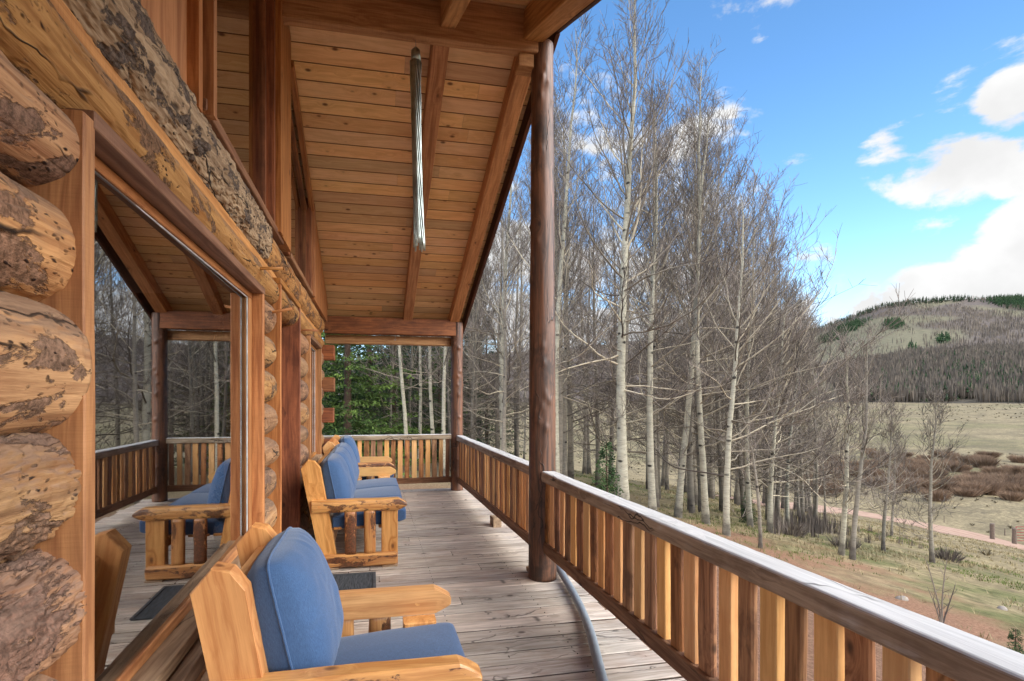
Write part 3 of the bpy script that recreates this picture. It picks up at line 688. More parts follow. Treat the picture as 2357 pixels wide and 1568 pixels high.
# fascia boards, stepped as in the photograph
mb = MB()
for sgn, e, o in ((1, 8.66, 0), (-1, -.9, 0)):
    ya = RIDGE_Y
    zt = lambda yy: RIDGE_Z-SL*abs(yy-RIDGE_Y)
    mb.bar((1.54, ya, zt(ya)-.06), (1.54, e, zt(e)-.06), .04, .26 if sgn > 0 else .16, up=(0, sgn*SL, 1), warp=.003)
    mb.bar((1.585, ya, zt(ya)+.03), (1.585, e+sgn*.06, zt(e+sgn*.06)+.03), .035, .16, up=(0, sgn*SL, 1), warp=.003)
mb.build('fascia', M['fascia'], rf)
# ridge beam and far eave beam
mb = MB(); mb.box(-.70, 1.36, 3.97, 4.06, 4.40, 4.755, ax=0, ch=.006, warp=.003); mb.build('ridge_beam', M['beam'], rf)
mb = MB(); mb.box(1.20, 1.33, 3.995, 4.13, 4.29, 4.398, ax=0, ch=.004); mb.build('bearing_block', M['beam'], rf)
mb = MB(); mb.box(-.74, 1.42, 8.16, 8.32, 2.565, 2.832, ax=0, ch=.008, warp=.004); mb.build('eave_beam', M['beamdark'], rf)
mb = MB(); mb.box(-.74, 1.45, 8.34, 8.46, 2.42, 2.56, ax=0, ch=.006, warp=.003); mb.box(-.74, 1.45, 8.33, 8.37, 2.575, 2.75, ax=0); mb.build('eave_beam', M['beam'], rf)
mb = MB(); mb.box(-.74, 1.42, -.1, .06, 2.56, 2.83, ax=0, ch=.008, warp=.004); mb.build('eave_beam', M['beamdark'], rf)
# small hook under the far beam
mb = MB(); a = np.linspace(0, 1.6*PI, 12)
pts = [(.372, 8.2, 2.57), (.372, 8.2, 2.50)]+[(.372+.014*math.sin(t)*1.0, 8.2, 2.486+.014*math.cos(t)) for t in a]
mb.tube(pts, .003, 6, up=(0, 1, 0)); mb.build('hook', M['steel'], rf)

# ---------------------------------------------------------------- posts
def post(x, y, r0, r1, z1, label, cut=0.0):
    o = empty('porch_post', (x, y, 0), label, 'post')
    mb = MB(); ns = 160; P = np.stack((np.full(ns, x), np.full(ns, y), np.linspace(.0, z1, ns)), 1)
    kn = [(random.uniform(0, 2*PI), random.uniform(.3, z1-.2)) for _ in range(22)]+[(-1.7+random.uniform(-.5, .5), random.uniform(.3, z1-.2)) for _ in range(9)]
    def q(v, wc, P):
        d = v-P[:, None, :]; ln = np.linalg.norm(d, axis=2, keepdims=True)+1e-9; n_ = d/ln
        a = fbm(v*np.array((6, 6, 1.0))+x, 3)*.007+fbm(v*np.array((40, 40, 3))+x, 2)*.0025
        an = np.arctan2(n_[..., 1], n_[..., 0])
        for ka, kz in kn:
            da = np.angle(np.exp(1j*(an-ka)))*r0; a = a+.014*np.exp(-((da/.022)**2+((v[..., 2]-kz)/.022)**2))
        return v+n_*a[..., None]
    mb.tube(P, np.linspace(r0, r1, ns), 56, up=(0, 1, 0), warp=q)
    mb.build('shaft', M['post'], o)
    if cut: 
        mb = MB(); mb.box(x-.09, x+.13, y+.09, y+.17, .01, .05, ax=0); mb.build('shim', M['greysill'], o)
    return o
post(1.421, 4.045, .116, .092, 4.51, 'tall dark stained log post in the middle of the porch carrying the ridge beam', 1)
post(1.397, 8.25, .106, .098, 2.80, 'short dark stained log post at the far corner of the deck')
post(1.42, -.3, .11, .10, 2.75, 'dark stained log post behind the viewpoint')if False else None

# ---------------------------------------------------------------- railings
def baluster(mb_root, p, z0, z1, dark, alongy=True):
    mb = MB(); x, y = p; w = .070+random.uniform(-.008, .010)
    if dark:      # half-round slab with the bark side showing
        a = np.linspace(0, PI, 9); pr = np.stack((np.cos(a)*w*.55, np.sin(a)*.036-.012), 1); pr = np.vstack((pr, [(-w*.5, -.024), (w*.5, -.024)]))
        if alongy: pr = np.stack((pr[:, 1]*-1, pr[:, 0]), 1)
        mat = M['baldark']
    else:
        pr = rr(w, .045, .004) if not alongy else rr(.045, w+.006, .004)
        if random.random() < .45:
            pr = pr.copy(); pr[:, 0] *= 1
        mat = M['ballight']
    n_ = 10; o = random.random()*90; l = random.uniform(-.006, .006)
    P = np.stack((np.linspace(x, x, n_)+(0 if alongy else np.linspace(0, l, n_)), y+(np.linspace(0, l, n_) if alongy else 0)*np.ones(n_), np.linspace(z0, z1, n_)), 1)
    amp = .006 if dark else .0022
    q = lambda v, wc, P: v+np.stack([fbm(np.stack((wc[..., 0]*3+o+k*7, wc[..., 1]*10, wc[..., 2]*10), -1), 2) for k in range(3)], -1)*amp*np.array((1, 1, 0))
    mb.sweep(P, pr, up=(0, 1, 0), warp=q)
    return mb.build('baluster', mat, mb_root)
def railing(a, b, label, seq, pitch=.111, zb0=.33, zb1=.33, phase=.06, z_top=.918):
    a = np.array((*a, 0.)); b = np.array((*b, 0.)); L = np.linalg.norm(b-a); d = (b-a)/L
    o = empty('porch_railing', tuple((a+b)/2), label, 'railing')
    alongy = abs(d[1]) > abs(d[0])
    mb = MB(); nseg = max(8, int(L/.05)); oo = random.random()*70
    def q(v, wc, P):
        dd = np.stack([fbm(np.stack((wc[..., 0]*1.6+oo+k*9, wc[..., 1]*14, wc[..., 2]*14), -1), 4) for k in range(3)], -1)
        edge = np.clip(np.hypot(wc[..., 1]/.06, wc[..., 2]/.042)-1.05, 0, 1)*np.clip(fbm(np.stack((wc[..., 0]*9+oo, wc[..., 1], wc[..., 2]), -1), 3), 0, 1)
        return v+dd*.0055-edge[..., None]*(v-P[:, None, :])*.25
    t = np.linspace(0, 1, nseg+1)[:, None]
    wcx = rrs(.122, .084, .011)
    mb.sweep(a+(b-a)*t+np.array((0, 0, z_top-.042)), wcx, endr=.006, warp=q); mb.build('top_rail', M['rail'], o)
    mb = MB(); P = a+(b-a)*t; P[:, 2] = zb0-.045+(zb1-zb0)*t[:, 0]
    mb.sweep(P, rrs(.085, .092, .008), endr=.005, warp=q); mb.build('bottom_rail', M['botrail'], o)
    s = phase; k = 0
    while s < L-.03:
        p = a+d*s; zb = zb0+(zb1-zb0)*s/L
        dk_ = seq(k)
        baluster(o, (p[0], p[1]), zb-.002+random.uniform(-.002, .0), z_top-.086, dk_, alongy)
        s += pitch+random.uniform(-.009, .009); k += 1
    return o
def rrs(w, h, c):            # rounded rectangle with points along its sides
    w /= 2; h /= 2; p = []
    for (cx, cy, a0) in ((w-c, -h+c, -PI/2), (w-c, h-c, 0), (-w+c, h-c, PI/2), (-w+c, -h+c, PI)):
        for k in range(4): t = a0+k*PI/6; p.append((cx+c*math.cos(t), cy+c*math.sin(t)))
    o = []
    for i in range(len(p)):
        o.append(p[i]); j = (i+1) % len(p); dd = math.hypot(p[j][0]-p[i][0], p[j][1]-p[i][1])
        if dd > .02:
            for q in range(1, 4): o.append((p[i][0]+(p[j][0]-p[i][0])*q/4, p[i][1]+(p[j][1]-p[i][1])*q/4))
    return np.array(o)
alt = lambda k: (k % 2 == 0) != (random.random() < .07)
railing((1.43, 3.93), (1.43, -.9), 'near railing of sawn and bark-edged slats from the tall post toward the viewer', alt, zb0=.335, zb1=.335, phase=.03)
railing((1.43, 8.13), (1.43, 4.17), 'side railing between the far corner post and the tall middle post', alt, zb0=.23, zb1=.29)
railing((1.30, 8.27), (-.86, 8.27), 'end railing across the far end of the deck in front of the spruces', alt, zb0=.222, zb1=.222, z_top=.935)
mb = MB(); mb.bar((1.46, 5.74, .045), (1.46, 5.92, .045), .10, .12, warp=.003)
fb = mb.build('wood_block', M['greysill']); tag(fb, 'small weathered block wedged under the side railing', 'block')

# ---------------------------------------------------------------- mat, pipe, chime
mt = MB(); mt.box(-.62, .03, 3.80, 4.41, .003, .012, ax=1, ch=.002); mo = mt.build('door_mat', M['mat']); tag(mo, 'charcoal ribbed door mat on the deck in front of the sofa', 'mat')
mb = MB(); mb.box(-.625, -.60, 3.795, 4.415, .012, .017, ax=1, ch=.002); mb.box(.008, .033, 3.795, 4.415, .012, .017, ax=1, ch=.002); mb.box(-.6, .008, 4.39, 4.415, .012, .017, ax=0, ch=.002)
mb.build('border', plain('mat_border', (74, 78, 82), .8), mo)
pp = np.array([(1.62, 4.25, .05), (1.56, 3.90, .04), (1.49, 3.48, .036), (1.375, 3.0, .036), (1.27, 2.69, .036), (1.19, 2.45, .036), (1.10, 2.15, .036), (1.03, 1.8, .036)])
t_ = np.linspace(0, 7, 60); pp = np.stack([np.interp(t_, range(8), pp[:, k]) for k in range(3)], 1)
for _ in range(12): pp[1:-1] = (pp[:-2]+pp[1:-1]+pp[2:])/3
mb = MB(); mb.tube(pp, .029, 24); po = mb.build('drain_pipe', M['pipe']); tag(po, 'grey plastic drain pipe lying on the deck under the near railing', 'pipe')

rn0 = np.random.default_rng(8); n = 170; x = rn0.uniform(-.6, 1.6, n); y = rn0.uniform(.6, 8.2, n); a = rn0.uniform(0, PI, n); l = rn0.uniform(.006, .018, n); w = l*rn0.uniform(.12, .5, n)
P = np.stack((x, y, np.full(n, .007)), 1); u1 = np.stack((np.cos(a), np.sin(a), rn0.uniform(-.1, .25, n)), 1)*l[:, None]; u2 = np.stack((-np.sin(a), np.cos(a), 0*a), 1)*w[:, None]
V = np.stack((P-u1, P+u2, P+u1, P-u2), 1).reshape(-1, 3); mb = MB(); mb.V = [V]; mb.W = [V.copy()]; mb.Rn = [np.repeat(rn0.uniform(0, 1, n), 4)]; mb.n = 4*n; mb.F = np.arange(4*n).reshape(-1, 4).tolist(); mb.sm = [False]*n
tag(mb.build('leaf_litter', M['sage']), 'scattered dry leaf bits and needles on the deck boards', 'leaf litter', kind='stuff')
ch = empty('wind_chime', (.345, 4.06, 4.40), 'long silver wind chime hanging from the ridge beam', 'wind chime')
cx_, cy_ = .345, 4.02
mb = MB(); mb.tube([(cx_, cy_, 4.40), (cx_+.002, cy_, 4.33)], .002, 6, up=(0, 1, 0)); mb.tube([(cx_-.012, cy_, 4.335), (cx_, cy_, 4.345), (cx_+.012, cy_, 4.335)], .002, 6, up=(0, 1, 0)); mb.build('cord', M['steel'], ch)
mb = MB(); mb.tube([(cx_, cy_, 4.335), (cx_, cy_, 4.31), (cx_+.003, cy_, 4.22)], [.014, .036, .042], 16, up=(0, 1, 0)); mb.build('cap', M['chime'], ch)
for i in range(14):
    a0 = i*2*PI/14; mb = MB(); zt = np.linspace(4.22, 2.74+random.uniform(-.03, .02), 26); f_ = (4.22-zt)/1.5
    rad = .042*(1-.25*np.sin(PI*f_)); aa = a0+2.6*f_+.3*np.sin(5*f_+i)
    lean = .03*f_**1.5
    P = np.stack((cx_+rad*np.cos(aa)+lean+(.05*max(0, i-12))*f_**2, cy_+rad*np.sin(aa), zt), 1)
    mb.tube(P, .0075 if i < 13 else .003, 8, up=(0, 1, 0)); mb.build('tube', M['chime'], ch)

# ---------------------------------------------------------------- seats
def pillow(mb, c, wy, hz, th, tilt, r=None, o=0.0, nu=44):
    """knife-edge back cushion, wide along y, leaning back by tilt; returns the seam path"""
    u = np.linspace(-1, 1, nu); U, V_ = np.meshgrid(u, u); seam = None
    edge = lambda a, b: 1-.045*(1-b*b)*np.ones_like(a)
    for sgn in (1, -1):
        A = U*(1-.05*(1-V_**2)*0-.055*V_**2*0)
        yy = U*wy/2*(1-.03*(1-V_*V_)*np.abs(U)**3-.09*(U*V_)**4)
        zz = V_*hz/2*(1-.03*(1-U*U)*np.abs(V_)**3-.09*(U*V_)**4)
        prof = ((1-np.abs(U)**4.2)*(1-np.abs(V_)**4.2))**.45*(1-.22*(U*U+V_*V_)/2)
        xx = sgn*th/2*prof*(1.0+.10*V_*-1)
        wr = fbm(np.stack((yy*7+o, zz*7, xx*0+o+sgn), -1), 3)
        cr = np.clip(np.abs(U*V_), 0, 1)
        fold = np.sin((np.abs(U)-np.abs(V_))*9+wr*3+o)*.007*cr**2*prof
        xx = xx+sgn*(wr*.015*prof+fold*1.4+fbm(np.stack((yy*22+o, zz*22, xx*0+sgn), -1), 2)*.006*prof*(1.15-prof)*np.abs(U*V_)**.5)
        de = np.minimum(1-np.abs(U), 1-np.abs(V_)); al = np.where(np.abs(U) > np.abs(V_), zz, yy)
        xx = xx+sgn*np.sin(al*62+3*fbm(np.stack((al*9+o, xx*0, xx*0+sgn), -1), 2)*3+o)*.0055*np.exp(-((de-.16)/.12)**2)*np.clip(.5+fbm(np.stack((al*6, xx*0+o, xx*0), -1), 2)*1.6, 0, 1)
        v = np.stack((xx, yy, zz), -1).reshape(-1, 3)
        ct, st = math.cos(tilt), math.sin(tilt)
        vx = v[:, 0]*ct-v[:, 2]*st; vz = v[:, 0]*st+v[:, 2]*ct
        w = np.stack((vx+c[0], v[:, 1]+c[1], vz+c[2]), 1)
        idx = np.arange(nu*nu).reshape(nu, nu)
        q_ = np.stack((idx[:-1, :-1], idx[:-1, 1:], idx[1:, 1:], idx[1:, :-1]), -1).reshape(-1, 4)
        if sgn < 0: q_ = q_[:, ::-1]
        mb.add(w, q_.tolist(), np.stack((v[:, 1], v[:, 2], v[:, 0]), 1), r, True)
        if seam is None: seam = np.concatenate((w[idx[0, :]], w[idx[1:, -1]], w[idx[-1, -2::-1]], w[idx[-2::-1, 0]]))
    return seam
def seatcushion(mb, x0, x1, y0, y1, z0, z1, drop=.0, r=None):
    nu, nv = 40, 36; u = np.linspace(-1, 1, nu); 
    a = np.linspace(0, 2*PI, nu, endpoint=False)
    # cross-section in x-z, swept along y with softened ends
    pr = circ(48, 7.0)*np.array(((x1-x0)/2, (z1-z0)/2))
    ys_ = np.concatenate((y0+np.array((0, .004, .012, .026)), np.linspace(y0+.05, y1-.05, nv), y1-np.array((.026, .012, .004, 0))))
    e = np.minimum(ys_-y0, y1-ys_); sc = np.clip(1-.22*np.exp(-e/.010), 0, 1)
    P = np.stack((np.full(len(ys_), (x0+x1)/2), ys_, np.full(len(ys_), (z0+z1)/2)), 1)
    o = random.random()*50
    def q(v, wc, P):
        fx = (v[..., 0]-x0)/(x1-x0); fy = (v[..., 1]-y0)/(y1-y0)
        dome = .022*np.clip(4*fx*(1-fx), 0, 1)*np.clip(4*fy*(1-fy), 0, 1)*np.sign(v[..., 2]-(z0+z1)/2)
        v = v.copy(); v[..., 2] += dome+.05*(fx-.5)+fbm(v*6+o, 3)*.004; return v
    # sweep() keeps profile x sideways: direction +y gives side = +x
    mb.sweep(P, pr, scale=np.stack((1-(1-sc)*.25, sc), 1), smooth=True, warp=q, r=r)
def seat(name, loc, width, ncush, label, cat, group=None, far='chairfar', tw=0.0, ext=0.0):
    """log-framed seat facing +x. Origin on the deck at the near rear corner; local y runs across the seat"""
    o = empty(name, (0, 0, 0), label, cat, group)
    Wd = width; pt = .055                                  # post thickness
    def slab(pts, y0, y1, mat, nm, r=None, grain=None, par=o, bev=.006):
        pts = np.array(pts, float); n_ = len(pts); c = pts.mean(0)
        ins = c+(pts-c)*(1-bev/np.abs(pts-c).max(0).clip(.02))
        rings = [(ins, y0), (pts, y0+bev), (pts, y1-bev), (ins, y1)]
        g_ = np.array(grain if grain is not None else (0, 1), float); g_ /= np.linalg.norm(g_)
        v = np.concatenate([np.stack((p[:, 0], np.full(n_, y), p[:, 1]), 1) for p, y in rings])
        wc = np.stack((v[:, 0]*g_[0]+v[:, 2]*g_[1], v[:, 1], v[:, 0]*g_[1]-v[:, 2]*g_[0]), 1)
        f = [tuple(range(n_)), tuple(3*n_+j for j in range(n_))[::-1]]
        for i in range(3):
            for j in range(n_): j2 = (j+1) % n_; f.append((i*n_+j, (i+1)*n_+j, (i+1)*n_+j2, i*n_+j2))
        mb = MB(); mb.add(v, f, wc, r); return mb.build(nm, mat, par)
    for side in (0, 1):
        ya = 0.0 if side == 0 else Wd-.075; yb = ya+.075   # arm log
        yi = .075 if side == 0 else Wd-.075-pt; yj = yi+pt # posts inside the arm
        sm = M['chair'] if side == 0 else M[far]
        slab([(-.44, .035), (-.295, .035), (-.452, .90), (-.50, .962), (-.555, .975), (-.617, .90)], yi-.03, yj, sm, 'back_post', grain=(-.18, 1))
        slab([(.085, .0), (.232, .0), (.232, .508), (.085, .508)], yi-.03, yj, sm, 'front_leg')
        # arm: half log with pointed nose
        mb = MB(); n_ = 40; xs_ = np.concatenate((np.linspace(-.521, .235, 30), np.linspace(.25, .312, 8)))
        k = np.clip((xs_-.235)/.077, 0, 1); h_ = .112*(1-.72*k**1.15); zc0 = .563
        a = np.linspace(-PI/2, PI/2, 13)
        P = np.stack((xs_, np.full(len(xs_), (ya+yb)/2), np.full(len(xs_), zc0)-.004*k), 1)
        if side == 0: half = np.array([(-.0375, -.5), (.012, -.5), (.028, -.44), (.038, -.28), (.042, -.05), (.042, .2), (.0385, .42), (.030, .5), (-.034, .5), (-.0375, .47)])
        else: half = rr(.075, 1, .004)
        prf = np.stack([half*np.array((1, hh)) for hh in h_])
        oo = random.random()*40
        q = lambda v, wc, P: v+np.stack([fbm(np.stack((wc[..., 0]*5+oo+kk*7, wc[..., 1]*16, wc[..., 2]*16), -1), 3) for kk in range(3)], -1)*(.0045 if side == 0 else .0015)
        # side vector of +x direction is -y
        mb.sweep(P, prf, up=(0, 0, 1), warp=q, endr=.004); arm = mb.build('arm', M['chairbark'] if side == 0 else M[far], o)
        mb = MB()
        for (xx, zz) in ((-.455, .567), (.155, .56)): mb.tube([(xx, ya+.0, zz), (xx, ya-.006 if side == 0 else yb+.004, zz)], .012, 12)
        mb.build('dowel_plug', sm, arm)
        # bottom rail
        mb = MB(); mb.bar((-.443, (ya+yb)/2-.0, .075), (.225, (ya+yb)/2, .075), .075, .115, ch=.016, warp=.006); mb.build('bottom_rail', M['chairbark'] if side == 0 else M[far], o)
        mb = MB(); mb.box(-.43, -.29, ya+.01, yj, .0, .02, ax=0)
        mb.box(.09, .228, ya+.005, ya+.07, .0, .018, ax=0); mb.build('foot', M['greysill'], o)
        for j, (xa, xb_) in enumerate(((-.24, -.135), (-.07, .035))):
            mb = MB(); cxm = (xa+xb_)/2; zsp = np.linspace(.13, .515, 14)
            P = np.stack((np.full(14, cxm), np.full(14, ya+.04), zsp), 1)
            pr = circ(14, 3.0)*np.array(((xb_-xa)/2*.98, .03))
            oo2 = random.random()*40
            mb.sweep(P, pr, up=(0, 1, 0), smooth=True, warp=lambda v, wc, P, oo2=oo2: v+np.stack([fbm(np.stack((wc[..., 0]*7+oo2+kk*7, wc[..., 1]*16, wc[..., 2]*16), -1), 3) for kk in range(3)], -1)*.006)
            mb.build('slat', M['chairbark'] if (j == 1 or side == 0) else M[far], o)
    # cross rails
    y0, y1 = .10, Wd-.10
    for (x, z, w, h) in ((.15, .285, .05, .12), (-.36, .27, .05, .12), (-.505, .83, .045, .12), (-.46, .60, .045, .10)):
        mb = MB(); mb.bar((x, y0, z), (x, y1, z), w, h, up=(-.17 if x < -.3 else 0, 0, 1), ch=.008, warp=.003); mb.build('cross_rail', M['chair'], o)
    mb = MB()
    for k in range(5): mb.box(-.34+k*.1, -.27+k*.1, y0, y1, .335, .355, ax=1)
    mb.build('seat_slats', M['chair'], o)
    # cushions
    iw = (Wd-.26)/ncush
    for k in range(ncush):
        ya = .13+k*iw; yb = ya+iw
        mb = MB(); seatcushion(mb, -.36, .315, ya-.006, yb+.006-.004, .352, .478); mb.build('seat_cushion', M['fabric'], o)
        mb = MB(); sm_ = pillow(mb, (-.335+random.uniform(-.01, .01), (ya+yb)/2, .712), iw+.07, .535, .285, .21+random.uniform(-.02, .02), o=random.random()*30)
        pl = mb.build('back_cushion', M['fabric'], o)
        mb = MB(); ssm = sm_.copy(); 
        mb.tube(np.concatenate((ssm, ssm[:2])), .0052, 8, caps=False, up=(.98, 0, .2)); mb.build('piping', M['fabric'], pl)
    o.location = loc
    o.rotation_euler = (0, 0, tw)
    return o
seat('log_armchair', (.055, 1.655, 0), .75, 1, 'nearest honey pine armchair with blue cushions beside the big window', 'armchair', far='chair')
seat('log_sofa', (0, 4.55, 0), 2.19, 3, 'three-seat honey pine sofa with blue cushions against the log wall', 'sofa')
seat('log_armchair', (.0, 7.17, 0), .80, 1, 'farthest honey pine armchair with blue cushions near the end railing', 'armchair')

# ---------------------------------------------------------------- trees
def tubes(mb, paths, radii, n):
    """many thin tapering twigs at once; paths: list of Kx3 arrays"""
    a = np.linspace(0, 2*PI, n, endpoint=False)
    for P, rad in zip(paths, radii):
        K = len(P); Tn = np.gradient(P, axis=0); Tn /= np.linalg.norm(Tn, axis=1)[:, None]+1e-9
        U = np.array((.31, .27, .91)); Sd = np.cross(Tn, U); Sd /= np.linalg.norm(Sd, axis=1)[:, None]+1e-9; U2 = np.cross(Sd, Tn)
        v = P[:, None]+(Sd[:, None]*np.cos(a)[None, :, None]+U2[:, None]*np.sin(a)[None, :, None])*np.asarray(rad)[:, None, None]
        f = [(i*n+j, i*n+(j+1) % n, (i+1)*n+(j+1) % n, (i+1)*n+j) for i in range(K-1) for j in range(n)]
        mb.add(v.reshape(-1, 3), f, smooth=True)
def curvy(p0, d, L, k, up, wob, rs):
    """a limb that starts along d and bends upward"""
    P = [np.array(p0)]; d = np.array(d)/np.linalg.norm(d)
    for i in range(k):
        d = d+np.array((rs.uniform(-wob, wob), rs.uniform(-wob, wob), rs.uniform(-wob, wob)+up)); d /= np.linalg.norm(d)
        P.append(P[-1]+d*L/k)
    return np.array(P)
def aspen_meshes(seed, Ht, r0, nb, lo=.18, spread=1.0, bias=None, dens=1.0, lean=.02, upc=.14):
    rs = random.Random(seed); lean = lean+rs.uniform(-.05, .05) if lean == .02 else lean
    K = 16; P = np.zeros((K, 3)); P[:, 2] = np.linspace(0, Ht, K)
    ph = rs.uniform(0, 6); bend = np.linspace(0, 1, K)
    P[:, 0] = np.sin(bend*4+ph)*.2*Ht/14+lean*Ht*bend**1.3-np.sin(ph)*.2*Ht/14+fbm(np.stack((bend*9+seed, bend, bend), -1), 2)*.10*bend; P[:, 1] = np.cos(bend*5+ph)*.10*Ht/14-np.cos(ph)*.1*Ht/14
    rad = r0*(1-bend)**.85+.006; rad[0] *= 1.25
    tr = MB(); tr.tube(P, rad, 12, caps=False, up=(0, 1, 0))
    limbs, lr, tw, twr = [], [], [], []
    for b in range(nb):
        h = lo+(0.97-lo)*((b+rs.random())/nb)**.9
        i = h*(K-1); j = int(i); p = P[j]+(P[min(j+1, K-1)]-P[j])*(i-j)
        az = rs.uniform(0, 2*PI)
        if bias is not None and rs.random() < .5: az = bias+rs.gauss(0, .6)
        low = h < .42
        L = Ht*(.30*(1-h)**.65+.035)*spread*rs.uniform(.65, 1.15)
        if low: L *= rs.uniform(.6, 1.2)
        el = rs.uniform(-.15, .45) if low else rs.uniform(.35, .95)+.5*(h-.5)
        d = (math.cos(az)*math.cos(el), math.sin(az)*math.cos(el), math.sin(el))
        br = max(.006, min(r0*.23, rad[j]*.4)*(L/(Ht*.28))**.6)
        Q = curvy(p, d, L, 9, (upc if not low else upc*.35), .24 if low else .15, rs)
        limbs.append(Q); lr.append(np.linspace(br, br*.22, 10))
        ns = int((5+L*3.4)*dens)
        for s in range(ns):
            t = rs.uniform(.18, 1.0)*9; j2 = min(int(t), 8); q0 = Q[j2]+(Q[j2+1]-Q[j2])*(t-j2); dd = Q[j2+1]-Q[j2]; dd /= np.linalg.norm(dd)
            sd = np.array((rs.gauss(0, 1), rs.gauss(0, 1), rs.gauss(.3, .7))); sd /= np.linalg.norm(sd)
            l2 = L*rs.uniform(.12, .36)*(1.15-t/9*.6)+.12
            q1 = curvy(q0, dd*.75+sd*.75, l2, 4, .13, .17, rs)
            tw.append(q1); r2 = max(.0042, br*.34); twr.append(np.linspace(r2, .0028, 5))
            for z in range(int(2+l2*5*dens)):
                t2 = rs.uniform(.2, 1)*4; j3 = min(int(t2), 3); e0 = q1[j3]+(q1[j3+1]-q1[j3])*(t2-j3)
                d2 = q1[j3+1]-q1[j3]; d2 /= np.linalg.norm(d2)
                s2 = np.array((rs.gauss(0, 1), rs.gauss(0, 1), rs.gauss(.5, .6))); s2 /= np.linalg.norm(s2)
                tw.append(curvy(e0, d2*.7+s2*.8, rs.uniform(.1, .34), 2, .12, .16, rs)); twr.append(np.array((.0038, .0034, .0026)))
    lm = MB(); tubes(lm, limbs, lr, 5)
    tm = MB(); tubes(tm, tw, twr, 3)
    return tr, lm, tm
def make_aspen(loc, label, group=None, bark='aspen', **k):
    o = empty('aspen_tree', (0, 0, 0), label, 'tree', group)
    tr, lm, tm = aspen_meshes(**k)
    a = tr.build('trunk', M[bark], o); b = lm.build('limbs', M['limb'], a); c = tm.build('crown', M['twig'], o)
    KIDS[o.name] = [a, c]; KIDS[a.name] = [b]
    o.location = loc; return o
def place(px, zc, py=900):
    p = W(px, py, zc); return (p[0], p[1], Tz(p[0], p[1])-.05)
GR = 'bare aspens of the grove beside the porch'
TREES = []
# the trees of the grove that stand out
hero = [
 (1163, 14.5, dict(seed=11, Ht=10.5, r0=.10, nb=40), 'pale bare aspen with thick trunk seen between the two porch posts'),
 (1283, 12.5, dict(seed=12, Ht=11.9, r0=.085, nb=46, lo=.25, spread=.8), 'slender tall aspen rising just right of the tall dark porch post'),
 (1437, 12.0, dict(seed=13, Ht=13.1, r0=.125, nb=60, lo=.22, spread=1.05, dens=1.1), 'tallest and thickest pale aspen of the grove with blackened trunk base'),
 (1503, 12.6, dict(seed=14, Ht=10.6, r0=.09, nb=46, lo=.2, bias=.3), 'thick aspen immediately right of the tallest tree'),
 (1560, 13.5, dict(seed=15, Ht=12.5, r0=.085, nb=56, lo=.28, spread=.95), 'second tallest aspen with dense reddish upper twigs'),
 (1625, 13.2, dict(seed=16, Ht=11.0, r0=.082, nb=54, lo=.18, bias=.0, spread=1.35), 'aspen reaching long limbs over the slope on the right of the grove'),
 (1672, 11.6, dict(seed=17, Ht=8.0, r0=.07, nb=46, lo=.15, bias=-.1, spread=1.6), 'leaning aspen at the near right edge of the grove with long curving limbs'),
 (1727, 14.5, dict(seed=18, Ht=9.0, r0=.072, nb=50, lo=.18, spread=1.5, bias=-.1), 'wide-crowned aspen near the outer right edge of the grove'),
 (1772, 14.0, dict(seed=19, Ht=6.6, r0=.07, nb=46, lo=.15, spread=1.5, bias=-.1), 'low wide-crowned aspen at the outermost right edge of the grove'),
 (1812, 17.0, dict(seed=20, Ht=7.0, r0=.07, nb=44, lo=.15, spread=1.2), 'slim low aspen standing apart just right of the grove edge'),
]
for px, zc, kw, lab in hero:
    TREES.append((make_aspen(place(px, zc), lab, GR, **kw), kw['Ht']))
lone = [
 (2146, 15.2, dict(seed=21, Ht=4.8, r0=.05, nb=40, lo=.12, spread=1.0, dens=1.0, upc=.2), 'small lone bare aspen standing on the slope before the dirt road', 'aspengrey'),
 (1936, 12.9, dict(seed=22, Ht=5.1, r0=.058, nb=36, lo=.2, spread=.95, dens=1.0, upc=.22), 'left tree of the young aspen pair on the open slope', 'aspen'),
 (1962, 12.4, dict(seed=23, Ht=5.2, r0=.052, nb=34, lo=.2, spread=.95, dens=1.0, upc=.22, lean=.06), 'right leaning tree of the young aspen pair on the open slope', 'aspengrey'),
 (2033, 14.2, dict(seed=24, Ht=4.4, r0=.045, nb=34, lo=.2, spread=1.0, dens=1.1, upc=.2), 'short aspen right behind the young aspen pair', 'aspengrey'),
 (2052, 17.5, dict(seed=25, Ht=4.9, r0=.05, nb=34, lo=.15, spread=1.0, dens=1.1, upc=.2), 'small grey aspen between the young pair and the road', 'aspengrey'),
]
for px, zc, kw, lab, bk in lone:
    q = hit(px, {2146: 1295, 1936: 1278, 1962: 1288, 2033: 1268, 2052: 1236}[px])
    make_aspen((q[0], q[1], q[2]-.04), lab, None, bk, **kw)
# thin sapling below the rail
q = hit(1750, 1262); make_aspen((q[0], q[1], q[2]-.03), 'thin leaning sapling in front of the grove edge', None, 'aspengrey', seed=31, Ht=2.6, r0=.035, nb=9, lo=.3, dens=.5, lean=-.12)
